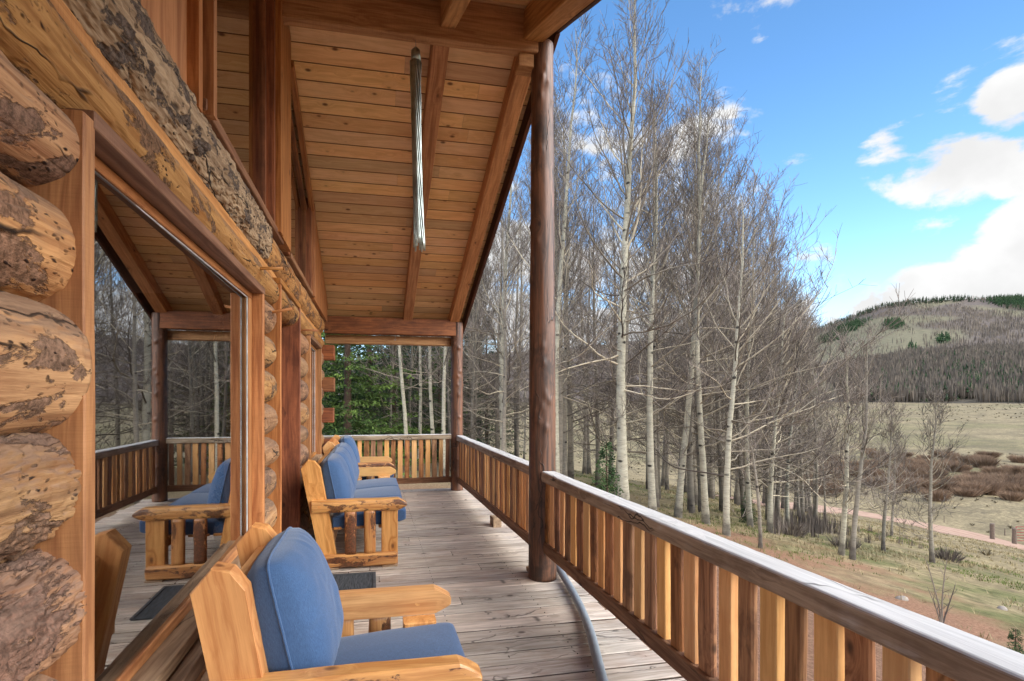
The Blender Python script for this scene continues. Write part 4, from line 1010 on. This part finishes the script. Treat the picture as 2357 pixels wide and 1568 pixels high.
# the rest of the grove: copies of four more trees
protos = []
for i, kw in enumerate((dict(seed=41, Ht=10, r0=.085, nb=46, lo=.16, dens=.95), dict(seed=42, Ht=9, r0=.075, nb=44, lo=.12, spread=1.15, dens=.95), dict(seed=43, Ht=11, r0=.09, nb=46, lo=.2, spread=.85, dens=.95), dict(seed=44, Ht=8, r0=.065, nb=44, lo=.1, spread=1.2, dens=.95))):
    protos.append((kw, None))
LAB = 'thin grey bare aspen standing deep inside the grove'
pool = []
rs = random.Random(5)
spots = []
def crownlim(px):       # how high the grove reaches across its width
    return np.interp(px, [700, 900, 1080, 1180, 1260, 1340, 1480, 1560, 1640, 1700, 1760, 1830, 1880, 1960, 2040], [560, 560, 420, 300, 170, 220, 90, 110, 210, 330, 470, 640, 740, 850, 900])
n_t = 0; tries = 0
used = [tuple(t[0].location[:2]) for t in TREES]
while n_t < 96 and tries < 6000:
    tries += 1
    px = rs.choice((rs.uniform(1075, 1860), rs.uniform(1075, 1860), rs.uniform(900, 1100), rs.uniform(1500, 1900))); zc = 12.5+rs.random()**1.3*30
    if px < 1090: zc = 15.5+rs.random()*22
    if px > 1780: zc = 17+rs.random()*20
    p = W(px, 900, zc)
    if any((p[0]-a)**2+(p[1]-b)**2 < 1.1 for a, b in used): continue
    used.append((p[0], p[1])); spots.append((px, zc, p)); n_t += 1
# trees to the right of and behind the frame, which the window pane mirrors
for k in range(34):
    x = rs.uniform(11, 24); y = rs.uniform(-6, 9)
    if x > 11 and y > 1.0 and x < 60 and (math.atan2(x, y) < R(61)): continue
for (px, zc, p) in spots:
    kw = protos[rs.randrange(4)][0]; key = kw['seed']
    src = [q for q in pool if q[1] == key]
    z = Tz(p[0], p[1])-.05
    top = crownlim(px)+rs.uniform(0, 170)
    hgt = (H+(HY-top)/F_*zc)-z; sc = min(1.5, max(.45, hgt/kw['Ht']))
    if not src:
        o = make_aspen((0, 0, 0), LAB, GR, 'aspengrey' if rs.random() < .5 else 'aspen', **kw); pool.append((o, key))
    else: o = copy_tree(src[0][0])
    o['label'] = 'thin grey bare aspen deep in the grove seen '+('between the end posts and spruces' if px < 1075 else 'between the two porch posts' if px < 1225 else 'right of the tall porch post' if px < 1650 else 'along the right side of the grove')
    o.location = (p[0], p[1], z); o.scale = (sc*.95, sc*.95, sc); o.rotation_euler = (0, 0, rs.uniform(0, 6.28))

# spruces
def spruce_meshes(seed, Ht, rad, tiers, nper, leaf=.11, fill=1.0):
    rs = random.Random(seed); rn = np.random.default_rng(seed)
    tr = MB(); tr.tube([(0, 0, 0), (0, 0, Ht*.5), (0, 0, Ht)], [Ht*.014+.02, Ht*.008+.01, .006], 8, caps=False, up=(0, 1, 0))
    V, F, n = [], [], 0; nb = MB(); Rn = []
    for t in range(tiers):
        h = (t+.5)/tiers; z = Ht*(.04+.95*h); L0 = rad*(1-h)**.8+.06
        for b in range(max(4, int(nper*(1-h*.55)))):
            az = rs.uniform(0, 2*PI); L = L0*rs.uniform(.7, 1.12); droop = .35*(1-h)+.05
            m_ = int((8+L*26)*fill)
            s = rn.uniform(.08, 1, m_)**.8; side = rn.normal(0, .17, m_)*L*(1.05-s)*1.1+rn.normal(0, .03, m_)
            x = s*L; zz = z+L*(-droop*s+.42*droop*s*s*1.6)+rn.normal(0, .035, m_)-np.abs(side)*.18
            P = np.stack((x*math.cos(az)-side*math.sin(az), x*math.sin(az)+side*math.cos(az), zz), 1)
            ax = np.stack((np.cos(az+side*3+rn.normal(0, .5, m_)), np.sin(az+side*3+rn.normal(0, .5, m_)), rn.normal(-.25, .35, m_)), 1)
            ax /= np.linalg.norm(ax, axis=1)[:, None]
            o = np.cross(ax, rn.normal(0, 1, (m_, 3))); o /= np.linalg.norm(o, axis=1)[:, None]
            l = leaf*rn.uniform(.6, 1.3, m_)[:, None]; w_ = l*.20
            tri = np.stack((P-o*w_, P+ax*l*.6+o*w_*.9, P+ax*l, P+ax*l*.5-o*w_*1.2), 1)
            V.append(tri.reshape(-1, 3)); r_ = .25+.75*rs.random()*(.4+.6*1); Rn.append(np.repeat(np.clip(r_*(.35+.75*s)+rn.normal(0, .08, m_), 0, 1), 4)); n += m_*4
    V = np.concatenate(V); nb.V.append(V); nb.W.append(V.copy()); nb.Rn.append(np.concatenate(Rn)); nb.n = n
    nb.F = np.arange(n).reshape(-1, 4).tolist(); nb.sm = [False]*len(nb.F)
    return tr, nb
def make_spruce(loc, label, mat='needle', group=None, **k):
    o = empty('spruce_tree', (0, 0, 0), label, 'tree', group); tr, nb = spruce_meshes(**k)
    a = tr.build('trunk', M['sprucebark'], o); b = nb.build('crown', M[mat], o); KIDS[o.name] = [a, b]; o.location = loc; return o
GS = 'spruces beyond the end railing'
s1 = make_spruce(place(800, 14.6), 'bright green spruce crowding the cabin corner beyond the end railing', 'needle', GS, seed=61, Ht=8.5, rad=2.5, tiers=34, nper=17)
s2 = make_spruce(place(905, 18.5), 'darker green spruce right of the bright one beyond the end railing', 'needledark', GS, seed=62, Ht=9.0, rad=2.3, tiers=32, nper=15)
LS = 'dark green spruce farther back behind the bare aspen stems'
for i, (px, zc, sc, src) in enumerate(((735, 17.5, 1.0, s1), (850, 22, 1.25, s2), (965, 23, 1.1, s2), (1040, 25, 1.0, s2), (770, 24, 1.4, s2), (1010, 19.5, .62, s1), (930, 28, 1.5, s2), (1120, 30, 1.0, s2), (690, 15, 1.1, s2))):
    o = copy_tree(src); o['label'] = LS; o.location = place(px, zc); o.scale = (sc,)*3; o.rotation_euler = (0, 0, i*1.7)
# small young spruces
sp0 = make_spruce(place(1396, 12.6), 'young green spruce sapling at the foot of the tallest aspen', 'needledark', None, seed=65, Ht=1.5, rad=.30, tiers=18, nper=8, leaf=.05, fill=2.6)
sp0.location = place(1396, 11.0)
sp0.scale = (1.15,)*3
q = hit(1722, 1205); o = copy_tree(sp0); o['label'] = 'small green spruce at the grove edge above the slope'; o.location = q; o.scale = (.75,)*3
q = hit(2338, 1560); o = copy_tree(sp0); o['label'] = 'small green spruce top just beyond the near railing'; o.location = (q[0], q[1], q[2]-.02); o.scale = (.34,)*3
# aspens in front of the spruces beyond the end railing
for k, (px, zc, lab, kw) in enumerate((
   (938, 13.6, 'slim pale aspen leaning left of the four beyond the end railing', dict(seed=71, Ht=8.5, r0=.055, nb=26, lo=.25, lean=-.02)),
   (962, 14.6, 'slim pale aspen second from left beyond the end railing', dict(seed=72, Ht=9, r0=.05, nb=26, lo=.3, lean=.0)),
   (1002, 13.9, 'slim pale aspen left of the close pair beyond the end railing', dict(seed=73, Ht=9, r0=.055, nb=26, lo=.25)),
   (1024, 13.4, 'slim pale aspen nearest the far corner post', dict(seed=74, Ht=9, r0=.055, nb=26, lo=.25)))):
    make_aspen(place(px, zc), lab, GR, 'aspen', **kw)
# trees standing off to the right, mirrored by the big window
mir = [(6.2, 4.2), (6.9, 6.0), (7.6, 7.8)]

# ---------------------------------------------------------------- shrubs, fence, gate
def tuft_mesh(seed, n, h, rad, w, lean=.6):
    rn = np.random.default_rng(seed); a = rn.uniform(0, 2*PI, n); r0 = rn.uniform(0, 1, n)**.5*rad*.45
    ln = rn.uniform(.1, 1, n)*lean; hh = h*rn.uniform(.55, 1, n)*(1-.3*(r0/rad))
    P0 = np.stack((r0*np.cos(a), r0*np.sin(a), 0*a), 1)
    P1 = P0+np.stack((np.cos(a)*ln*rad*.8, np.sin(a)*ln*rad*.8, hh), 1)+rn.normal(0, .03*h, (n, 3))
    t = a+PI/2+rn.normal(0, .6, n); o = np.stack((np.cos(t), np.sin(t), 0*a), 1)*w
    mid = (P0+P1)/2+np.stack((np.cos(a), np.sin(a), 0*a), 1)*(-.1*rad*ln)[:, None]
    V = np.stack((P0-o, P0+o, mid+o*.8, P1, mid-o*.8), 1).reshape(-1, 3)
    mb = MB(); mb.V = [V]; mb.W = [V.copy()]; mb.Rn = [np.repeat(rn.uniform(0, 1, n), 5)]; mb.n = 5*n
    mb.F = np.arange(5*n).reshape(-1, 5).tolist(); mb.sm = [False]*n; return mb
wl = [tuft_mesh(80+i, 1500, 1.8, 1.9, .012, .75) for i in range(3)]
GW = 'willow shrubs along the valley stream'
wo_ = [m_.build('willow_shrub', M['willow']) for m_ in wl]
first = [True]*3; rs = random.Random(9)
def willow(px, py, s, lab, kind=None):
    i = rs.randrange(3); q = hit(px, py)
    o = wo_[i] if first[i] else wo_[i].copy()
    if not first[i]: C.objects.link(o)
    first[i] = False
    tag(o, lab, 'shrub', GW); o.location = (q[0], q[1], q[2]-.1); o.scale = (s*rs.uniform(.9, 1.3), s*rs.uniform(.9, 1.3), s*rs.uniform(.8, 1.1)); o.rotation_euler = (0, 0, rs.uniform(0, 6))
for k in range(150):
    px = rs.uniform(1860, 2480); row = rs.choice((0, 0, 1, 1, 1, 2, 2, 2))
    py = {0: 1062+rs.gauss(0, 6), 1: 1092+rs.gauss(0, 8), 2: 1128+rs.gauss(0, 9)}[row]
    if row == 0 and px < 2180: py += rs.uniform(-10, 6)
    willow(px, py, rs.uniform(.7, 1.25), {0: 'brown leafless willow shrub in the farthest row along the valley stream', 1: 'brown leafless willow shrub in the middle row along the valley stream', 2: 'brown leafless willow shrub in the nearest row along the valley stream'}[row])
GSg = 'grey sage clumps on the slope'
sg = tuft_mesh(90, 260, .55, .6, .006); sgo = sg.build('sage_bush', M['sage']); f1 = True
SG = [(2182, 1290, 1.0, 'rounded grey twig bush right of the small lone aspen'), (1822, 1232, 1.1, 'grey twig bush at the grove edge above the slope'), (1945, 1262, .9, 'grey twig bush at the foot of the young aspen pair')]
for px, py, s, lab in SG:
    o = sgo if f1 else sgo.copy()
    if not f1: C.objects.link(o)
    f1 = False; q = hit(px, py); tag(o, lab, 'bush', GSg); o.location = (q[0], q[1], q[2]-.03); o.scale = (s,)*3
# stiff dark stalks at the grove edge
st = tuft_mesh(93, 26, .9, .55, .014, .12); sto = st.build('dead_stalks', M['sage']); f1 = True
for k in range(46):
    if k < 30: px, py, s = rs.uniform(1780, 1950), 0, rs.uniform(.7, 1.15); py = 1212+(px-1780)*.12+rs.gauss(0, 6)
    else: px = rs.uniform(1960, 2160); py = 1245+rs.gauss(0, 12); s = rs.uniform(.35, .6)
    o = sto if f1 else sto.copy()
    if not f1: C.objects.link(o)
    f1 = False; q = hit(px, py); tag(o, 'clump of stiff dark dead stalks at the right foot of the grove', 'stalks', 'dead stalks along the grove edge'); o.location = (q[0], q[1], q[2]-.03); o.scale = (s*.9, s*.9, s); o.rotation_euler = (0, 0, rs.uniform(0, 6))
# two-stemmed dead sprig beyond the near rail
q = hit(2168, 1436); b0 = q.copy(); mb = MB(); rs3 = random.Random(3)
pth, rd = [], []
for dx, L in ((-.10, .95), (.12, .92), (.32, .6), (-.3, .5)):
    c = curvy((0, 0, -.05), (dx, 0, 1), L, 8, .02, .06, rs3); pth.append(c); rd.append(np.linspace(.012, .004, 9))
    for j in range(6): pth.append(curvy(c[2+j % 6], (rs3.uniform(-1, 1), rs3.uniform(-1, 1), .8), .12, 2, .1, .1, rs3)); rd.append(np.array((.004, .003, .002)))
tubes(mb, pth, rd, 5); sh = mb.build('dead_sprig', M['sage']); sh.location = q; tag(sh, 'two-stemmed leafless sprig on bare earth just beyond the near railing', 'plant')
# fence posts and gate
GF = 'fence posts beside the dirt road'
def fpost(px, py, h, r, lab):
    q = hit(px, py); mb = MB(); n_ = 14; P = np.stack((np.full(n_, q[0]), np.full(n_, q[1]), np.linspace(q[2]-.2, q[2]+h, n_)), 1)
    mb.tube(P, r, 12, up=(0, 1, 0), warp=lambda v, wc, P: v+(v-P[:, None])*fbm(v*np.array((9, 9, 2)), 3)[..., None]*.25)
    o = mb.build('fence_post', M['fencepost']); tag(o, lab, 'fence post', GF); return q
fq = hit(2284, 1243); k_ = float(np.dot(fq-np.array((0, 0, H)), (ST, CT, 0)))/F_
fpost(2284, 1243, 38*k_, 4.2*k_, 'tall weathered fence post left of the red gate')
g1 = fpost(2335, 1254, 36*k_, 3.9*k_, 'gate post carrying the red tube gate')
fpost(2313, 1233, 18*k_, 1.0*k_, 'thin short stake between the tall post and the gate post')
fpost(2173, 1168+35, 20*k_, .8*k_, 'thin stake standing behind the lone aspen')
gate = empty('farm_gate', tuple(g1), 'red metal tube gate at the right edge beside the dirt road', 'gate')
ga = np.array(W(2339, 1246, k_*F_)); gb = np.array(W(2440, 1262, k_*F_)); ga[2] = Tz(*ga[:2])+5*k_; gb[2] = ga[2]; hh = 32*k_
mb = MB(); 
for i in range(6): mb.tube([ga+np.array((0, 0, hh*i/5)), gb+np.array((0, 0, hh*i/5))], .028, 8)
mb.build('gate_bars', M['gatered'], gate); mb = MB()
for p in (ga, (ga+gb)/2, gb): mb.tube([p, p+np.array((0, 0, hh))], .035, 8, up=(0, 1, 0))
mb.build('gate_frame', M['gatered'], gate)
# stones
for px, py, s, lab in ((1965, 1446-30, .09, 'small pale stone on the near slope'), (2075, 1380+0, .1, 'pale stone lying in the grass'), (2307, 1338+65, .09, 'flat pale stone at the right of the slope')):
    q = hit(px, py); mb = MB(); n_ = 12; u = np.linspace(-.98, .98, n_)
    mb.tube(np.stack((u*s, 0*u, 0*u), 1), np.sqrt(1-u*u)*s*.6, 12, warp=lambda v, wc, P: v*(1+fbm(v*9+px, 2)[..., None]*.25)); o = mb.build('field_stone', M['stone']); o.location = q; tag(o, lab, 'stone')

# ---------------------------------------------------------------- grass
def blades(name, mat, n, xr, yr, h, w, dens, label, cat='grass', seed=1):
    rn = np.random.default_rng(seed); x = rn.uniform(*xr, n); y = rn.uniform(*yr, n)
    keep = rn.uniform(0, 1, n) < dens(x, y); keep &= ~((x < 1.75) & (y < 8.7))
    x, y = x[keep], y[keep]; m_ = 5; n = len(x); z = T(x, y)
    x = np.repeat(x, m_)+rn.normal(0, .035, n*m_); y = np.repeat(y, m_)+rn.normal(0, .035, n*m_); z = np.repeat(z, m_)-.01; n *= m_
    d = np.hypot(x, y); hh = h*rn.uniform(.4, 1.1, n); ww = w*np.clip(d/9, 1, 3.0)
    a = rn.uniform(0, 2*PI, n); l = rn.uniform(.1, .9, n)*hh
    P0 = np.stack((x, y, z), 1); tip = P0+np.stack((np.cos(a)*l, np.sin(a)*l, hh), 1)
    o = np.stack((-np.sin(a), np.cos(a), 0*a), 1)*ww[:, None]
    V = np.stack((P0-o, P0+o, tip), 1).reshape(-1, 3)
    mb = MB(); mb.V = [V]; mb.W = [V.copy()]; mb.Rn = [np.repeat(rn.uniform(0, 1, n), 3)]; mb.n = 3*n
    mb.F = np.arange(3*n).reshape(-1, 3).tolist(); mb.sm = [False]*n
    o = mb.build(name, mat); tag(o, label, cat, kind='stuff'); return o
nf = lambda x, y, s, o: fbm(np.stack((x*s+o, y*s, 0*x), -1), 3)
road_d = lambda x, y: np.min(np.hypot(x[:, None]-RX[None, ::4], y[:, None]-RY[None, ::4]), axis=1)
blades('dry_grass', M['dry'], 34000, (3, 48), (2, 44), .13, .006, lambda x, y: np.clip(.3+nf(x, y, .5, 3)*1.3, .03, 1)*np.clip((x-5.5)/4, .04, 1)*(road_d(x, y) > 2.2)*np.where(x < y*.62, .25, 1), 'dry straw-coloured grass tufts over the slope', seed=2)
blades('green_grass', M['green'], 20000, (3, 30), (2, 26), .08, .005, lambda x, y: np.clip(nf(x, y, .32, 8)*3-.1, 0, 1)*np.clip((x-5)/3, .05, 1)*(road_d(x, y) > 2.4), 'short green spring grass patches on the slope', seed=3)

# ---------------------------------------------------------------- hillside woods
def scatter_far():
    rn = np.random.default_rng(33)
    def pick(n, pr, rr0, test=None):
        px = rn.uniform(*pr, n); r = np.sqrt(rn.uniform(rr0[0]**2, rr0[1]**2, n)); ph = np.arctan((px-CX)/F_)+TH
        x = np.sin(ph)*r; y = np.cos(ph)*r; z = T(x, y); zc = y*CT+x*ST; py = HY-F_*(z-H)/zc
        k = np.ones(n, bool) if test is None else test(px, py, r, x, y)
        return x[k], y[k], z[k], px[k], py[k], r[k]
    def slivers(name, x, y, z, h, w, mat, label, m_=7):
        n = len(x); X_ = np.repeat(x, m_)+rn.normal(0, 1, n*m_)*np.repeat(w, m_); Y_ = np.repeat(y, m_)+rn.normal(0, 1, n*m_)*np.repeat(w, m_); hh = np.repeat(h, m_)*rn.uniform(.55, 1.05, n*m_)
        Z0 = np.repeat(z, m_); t = rn.uniform(0, PI, n*m_); o = np.stack((np.cos(t), np.sin(t), 0*t), 1)*(np.repeat(h, m_)*.028)[:, None]
        b = np.stack((X_, Y_, Z0), 1); tp = b+np.stack((rn.normal(0, .05, n*m_)*hh, rn.normal(0, .05, n*m_)*hh, hh), 1); md = (b+tp)/2
        V = np.stack((b-o*.3, b+o*.3, md+o*1.6+0, tp, md-o*1.6), 1).reshape(-1, 3)
        mb = MB(); mb.V = [V]; mb.W = [V.copy()]; mb.Rn = [np.repeat(np.repeat(rn.uniform(0, 1, n), m_)*.6+rn.uniform(0, .4, n*m_), 5)]; mb.n = len(V); mb.F = np.arange(len(V)).reshape(-1, 5).tolist(); mb.sm = [False]*len(mb.F)
        tag(mb.build(name, mat), label, 'woodland', kind='stuff')
    def cones(name, x, y, z, h, mat, label):
        n = len(x); m_ = 26; hh = np.repeat(h, m_); s = rn.uniform(0, 1, n*m_); a = rn.uniform(0, 2*PI, n*m_)
        rd = hh*.19*(1-s)*rn.uniform(.7, 1.1, n*m_)+.02*hh
        c = np.stack((np.repeat(x, m_), np.repeat(y, m_), np.repeat(z, m_)+hh*(.06+.9*s)), 1)
        e = c+np.stack((np.cos(a)*rd, np.sin(a)*rd, -.07*hh), 1); o = np.stack((-np.sin(a), np.cos(a), 0*a), 1)*(rd*.55)[:, None]
        V = np.stack((c+np.array((0, 0, 1))*hh[:, None]*.08, e-o, e+o), 1).reshape(-1, 3)
        mb = MB(); mb.V = [V]; mb.W = [V.copy()]; mb.Rn = [np.repeat(rn.uniform(0, .7, n*m_), 3)]; mb.n = len(V); mb.F = np.arange(len(V)).reshape(-1, 3).tolist(); mb.sm = [False]*len(mb.F)
        tag(mb.build(name, mat), label, 'woodland', kind='stuff')
    low = lambda px, py, r, x, y: (py > 830-(px-2100)*.1+nf(x, y, .01, 5)*24) & (px > 1890+nf(x, y, .02, 2)*30+np.clip((py-860)*1.0, 0, 70)) & (nf(x, y, .02, 12) > -.6)
    x, y, z, px, py, r = pick(9000, (1880, 2520), (425, 900), low)
    slivers('bare_hillside_wood', x, y, z, rn.uniform(7, 12, len(x)), rn.uniform(.8, 1.6, len(x)), M['twigfar'], 'bare brown woodland on the lower hillside')
    x, y, z, px, py, r = pick(3000, (1900, 2520), (432, 800), lambda px, py, r, x, y: low(px, py, r, x, y) & (nf(x, y, .012, 30)+rn.uniform(-.3, .3, len(x)) > .05-(px-2100)*.0006-(py-880)*.003))
    cones('hillside_conifers', x, y, z, rn.uniform(5, 12, len(x)), M['needledark'], 'dark conifers mixed into the lower hillside wood')
    OE = ((2080, 738, 115, 9, -.05), (2150, 700, 55, 6, -.1), (2000, 785, 130, 38, -.12), (2120, 780, 100, 20, -.1), (1880, 855, 70, 16, 0), (2350, 722, 110, 6, .12), (1930, 800, 90, 34, 0), (1850, 870, 60, 22, 0))
    def pal(px, py, r, x, y):
        k = (py < 850) & (nf(x, y, .006, 50) > -.3)
        for cx, cy, a, b, t in OE:
            u = px-cx; v = py-cy; k &= ~((((u*math.cos(t)+v*math.sin(t))/a)**2+((v*math.cos(t)-u*math.sin(t))/b)**2 < 1.1) & (rn.uniform(0, 1, len(px)) < .72))
        return k
    x, y, z, px, py, r = pick(6500, (1500, 2480), (750, 2000), pal)
    slivers('upper_hillside_wood', x, y, z, rn.uniform(8, 12, len(x)), rn.uniform(1.5, 3, len(x)), M['twigfar'], 'grey leafless woodland on the upper hillside', 4)
    con = ((1955, 755, 36, 9, .3), (1915, 778, 30, 8, .25), (2057, 748, 20, 9, 0), (2170, 785, 16, 6, 0), (2340, 697, 70, 13, -.15), (2100, 805, 9, 5, 0))
    def ct(px, py, r, x, y):
        k = np.zeros(len(px), bool)
        for cx, cy, a, b, t in con: k |= (((px-cx)/a)**2+((py-cy+(px-cx)*t)/b)**2 < .85+rn.normal(0, .55, len(px)))
        return k
    x, y, z, px, py, r = pick(60000, (1880, 2480), (800, 1990), ct)
    n = min(2200, len(x)); cones('hilltop_conifers', x[:n], y[:n], z[:n], rn.uniform(8, 15, n), M['needledark'], 'dark conifer stands on the upper hill')
    x, y, z, px, py, r = pick(1500, (1600, 2480), (1900, 2030), lambda px, py, r, x, y: px < 2230+rn.normal(0, 20, len(px)))
    cones('ridge_trees', x, y, z, rn.uniform(7, 15, len(x)), M['needledark'], 'thin row of trees along the hill skyline')
    x, y, z, px, py, r = pick(60, (1900, 2480), (400, 1900), lambda px, py, r, x, y: (r < 430) | (py < 760))
    cones('scattered_conifers', x, y, z, rn.uniform(4, 11, len(x)), M['needledark'], 'scattered single conifers on open hill meadows')
scatter_far()
# sage clumps across the meadow
rn = np.random.default_rng(4)
xs_ = np.concatenate((rn.uniform(25, 200, 2600), rn.uniform(60, 420, 5200))); ys_ = np.concatenate((rn.uniform(10, 200, 2600), rn.uniform(30, 330, 5200)))
k = (nf(xs_, ys_, .03, 2) > -.1) & (road_d(xs_, ys_) > 4); xs_, ys_ = xs_[k], ys_[k]
m_ = 26; n = len(xs_); sc = rn.uniform(.12, .36, n)*np.clip(np.hypot(xs_, ys_)/130, 1, 1.5)
a = rn.uniform(0, 2*PI, n*m_); rd = np.repeat(sc, m_)
P0 = np.stack((np.repeat(xs_, m_), np.repeat(ys_, m_), np.repeat(T(xs_, ys_), m_)-.03), 1); tip = P0+np.stack((np.cos(a)*rd*rn.uniform(.2, 1.2, n*m_), np.sin(a)*rd*rn.uniform(.2, 1.2, n*m_), rd*rn.uniform(.5, 1.1, n*m_)), 1)
o = np.stack((-np.sin(a), np.cos(a), 0*a), 1)*(rd*.12)[:, None]
V = np.stack((P0, tip-o, tip+o), 1).reshape(-1, 3)
mb = MB(); mb.V = [V]; mb.W = [V.copy()]; mb.Rn = [np.repeat(rn.uniform(0, 1, n*m_), 3)]; mb.n = len(V); mb.F = np.arange(len(V)).reshape(-1, 3).tolist(); mb.sm = [False]*len(mb.F)
tag(mb.build('sage_scrub', M['sagefar']), 'low grey sage scrub dotted over the valley meadow', 'scrub', kind='stuff')
# bare aspens the window mirrors from the slope on the right
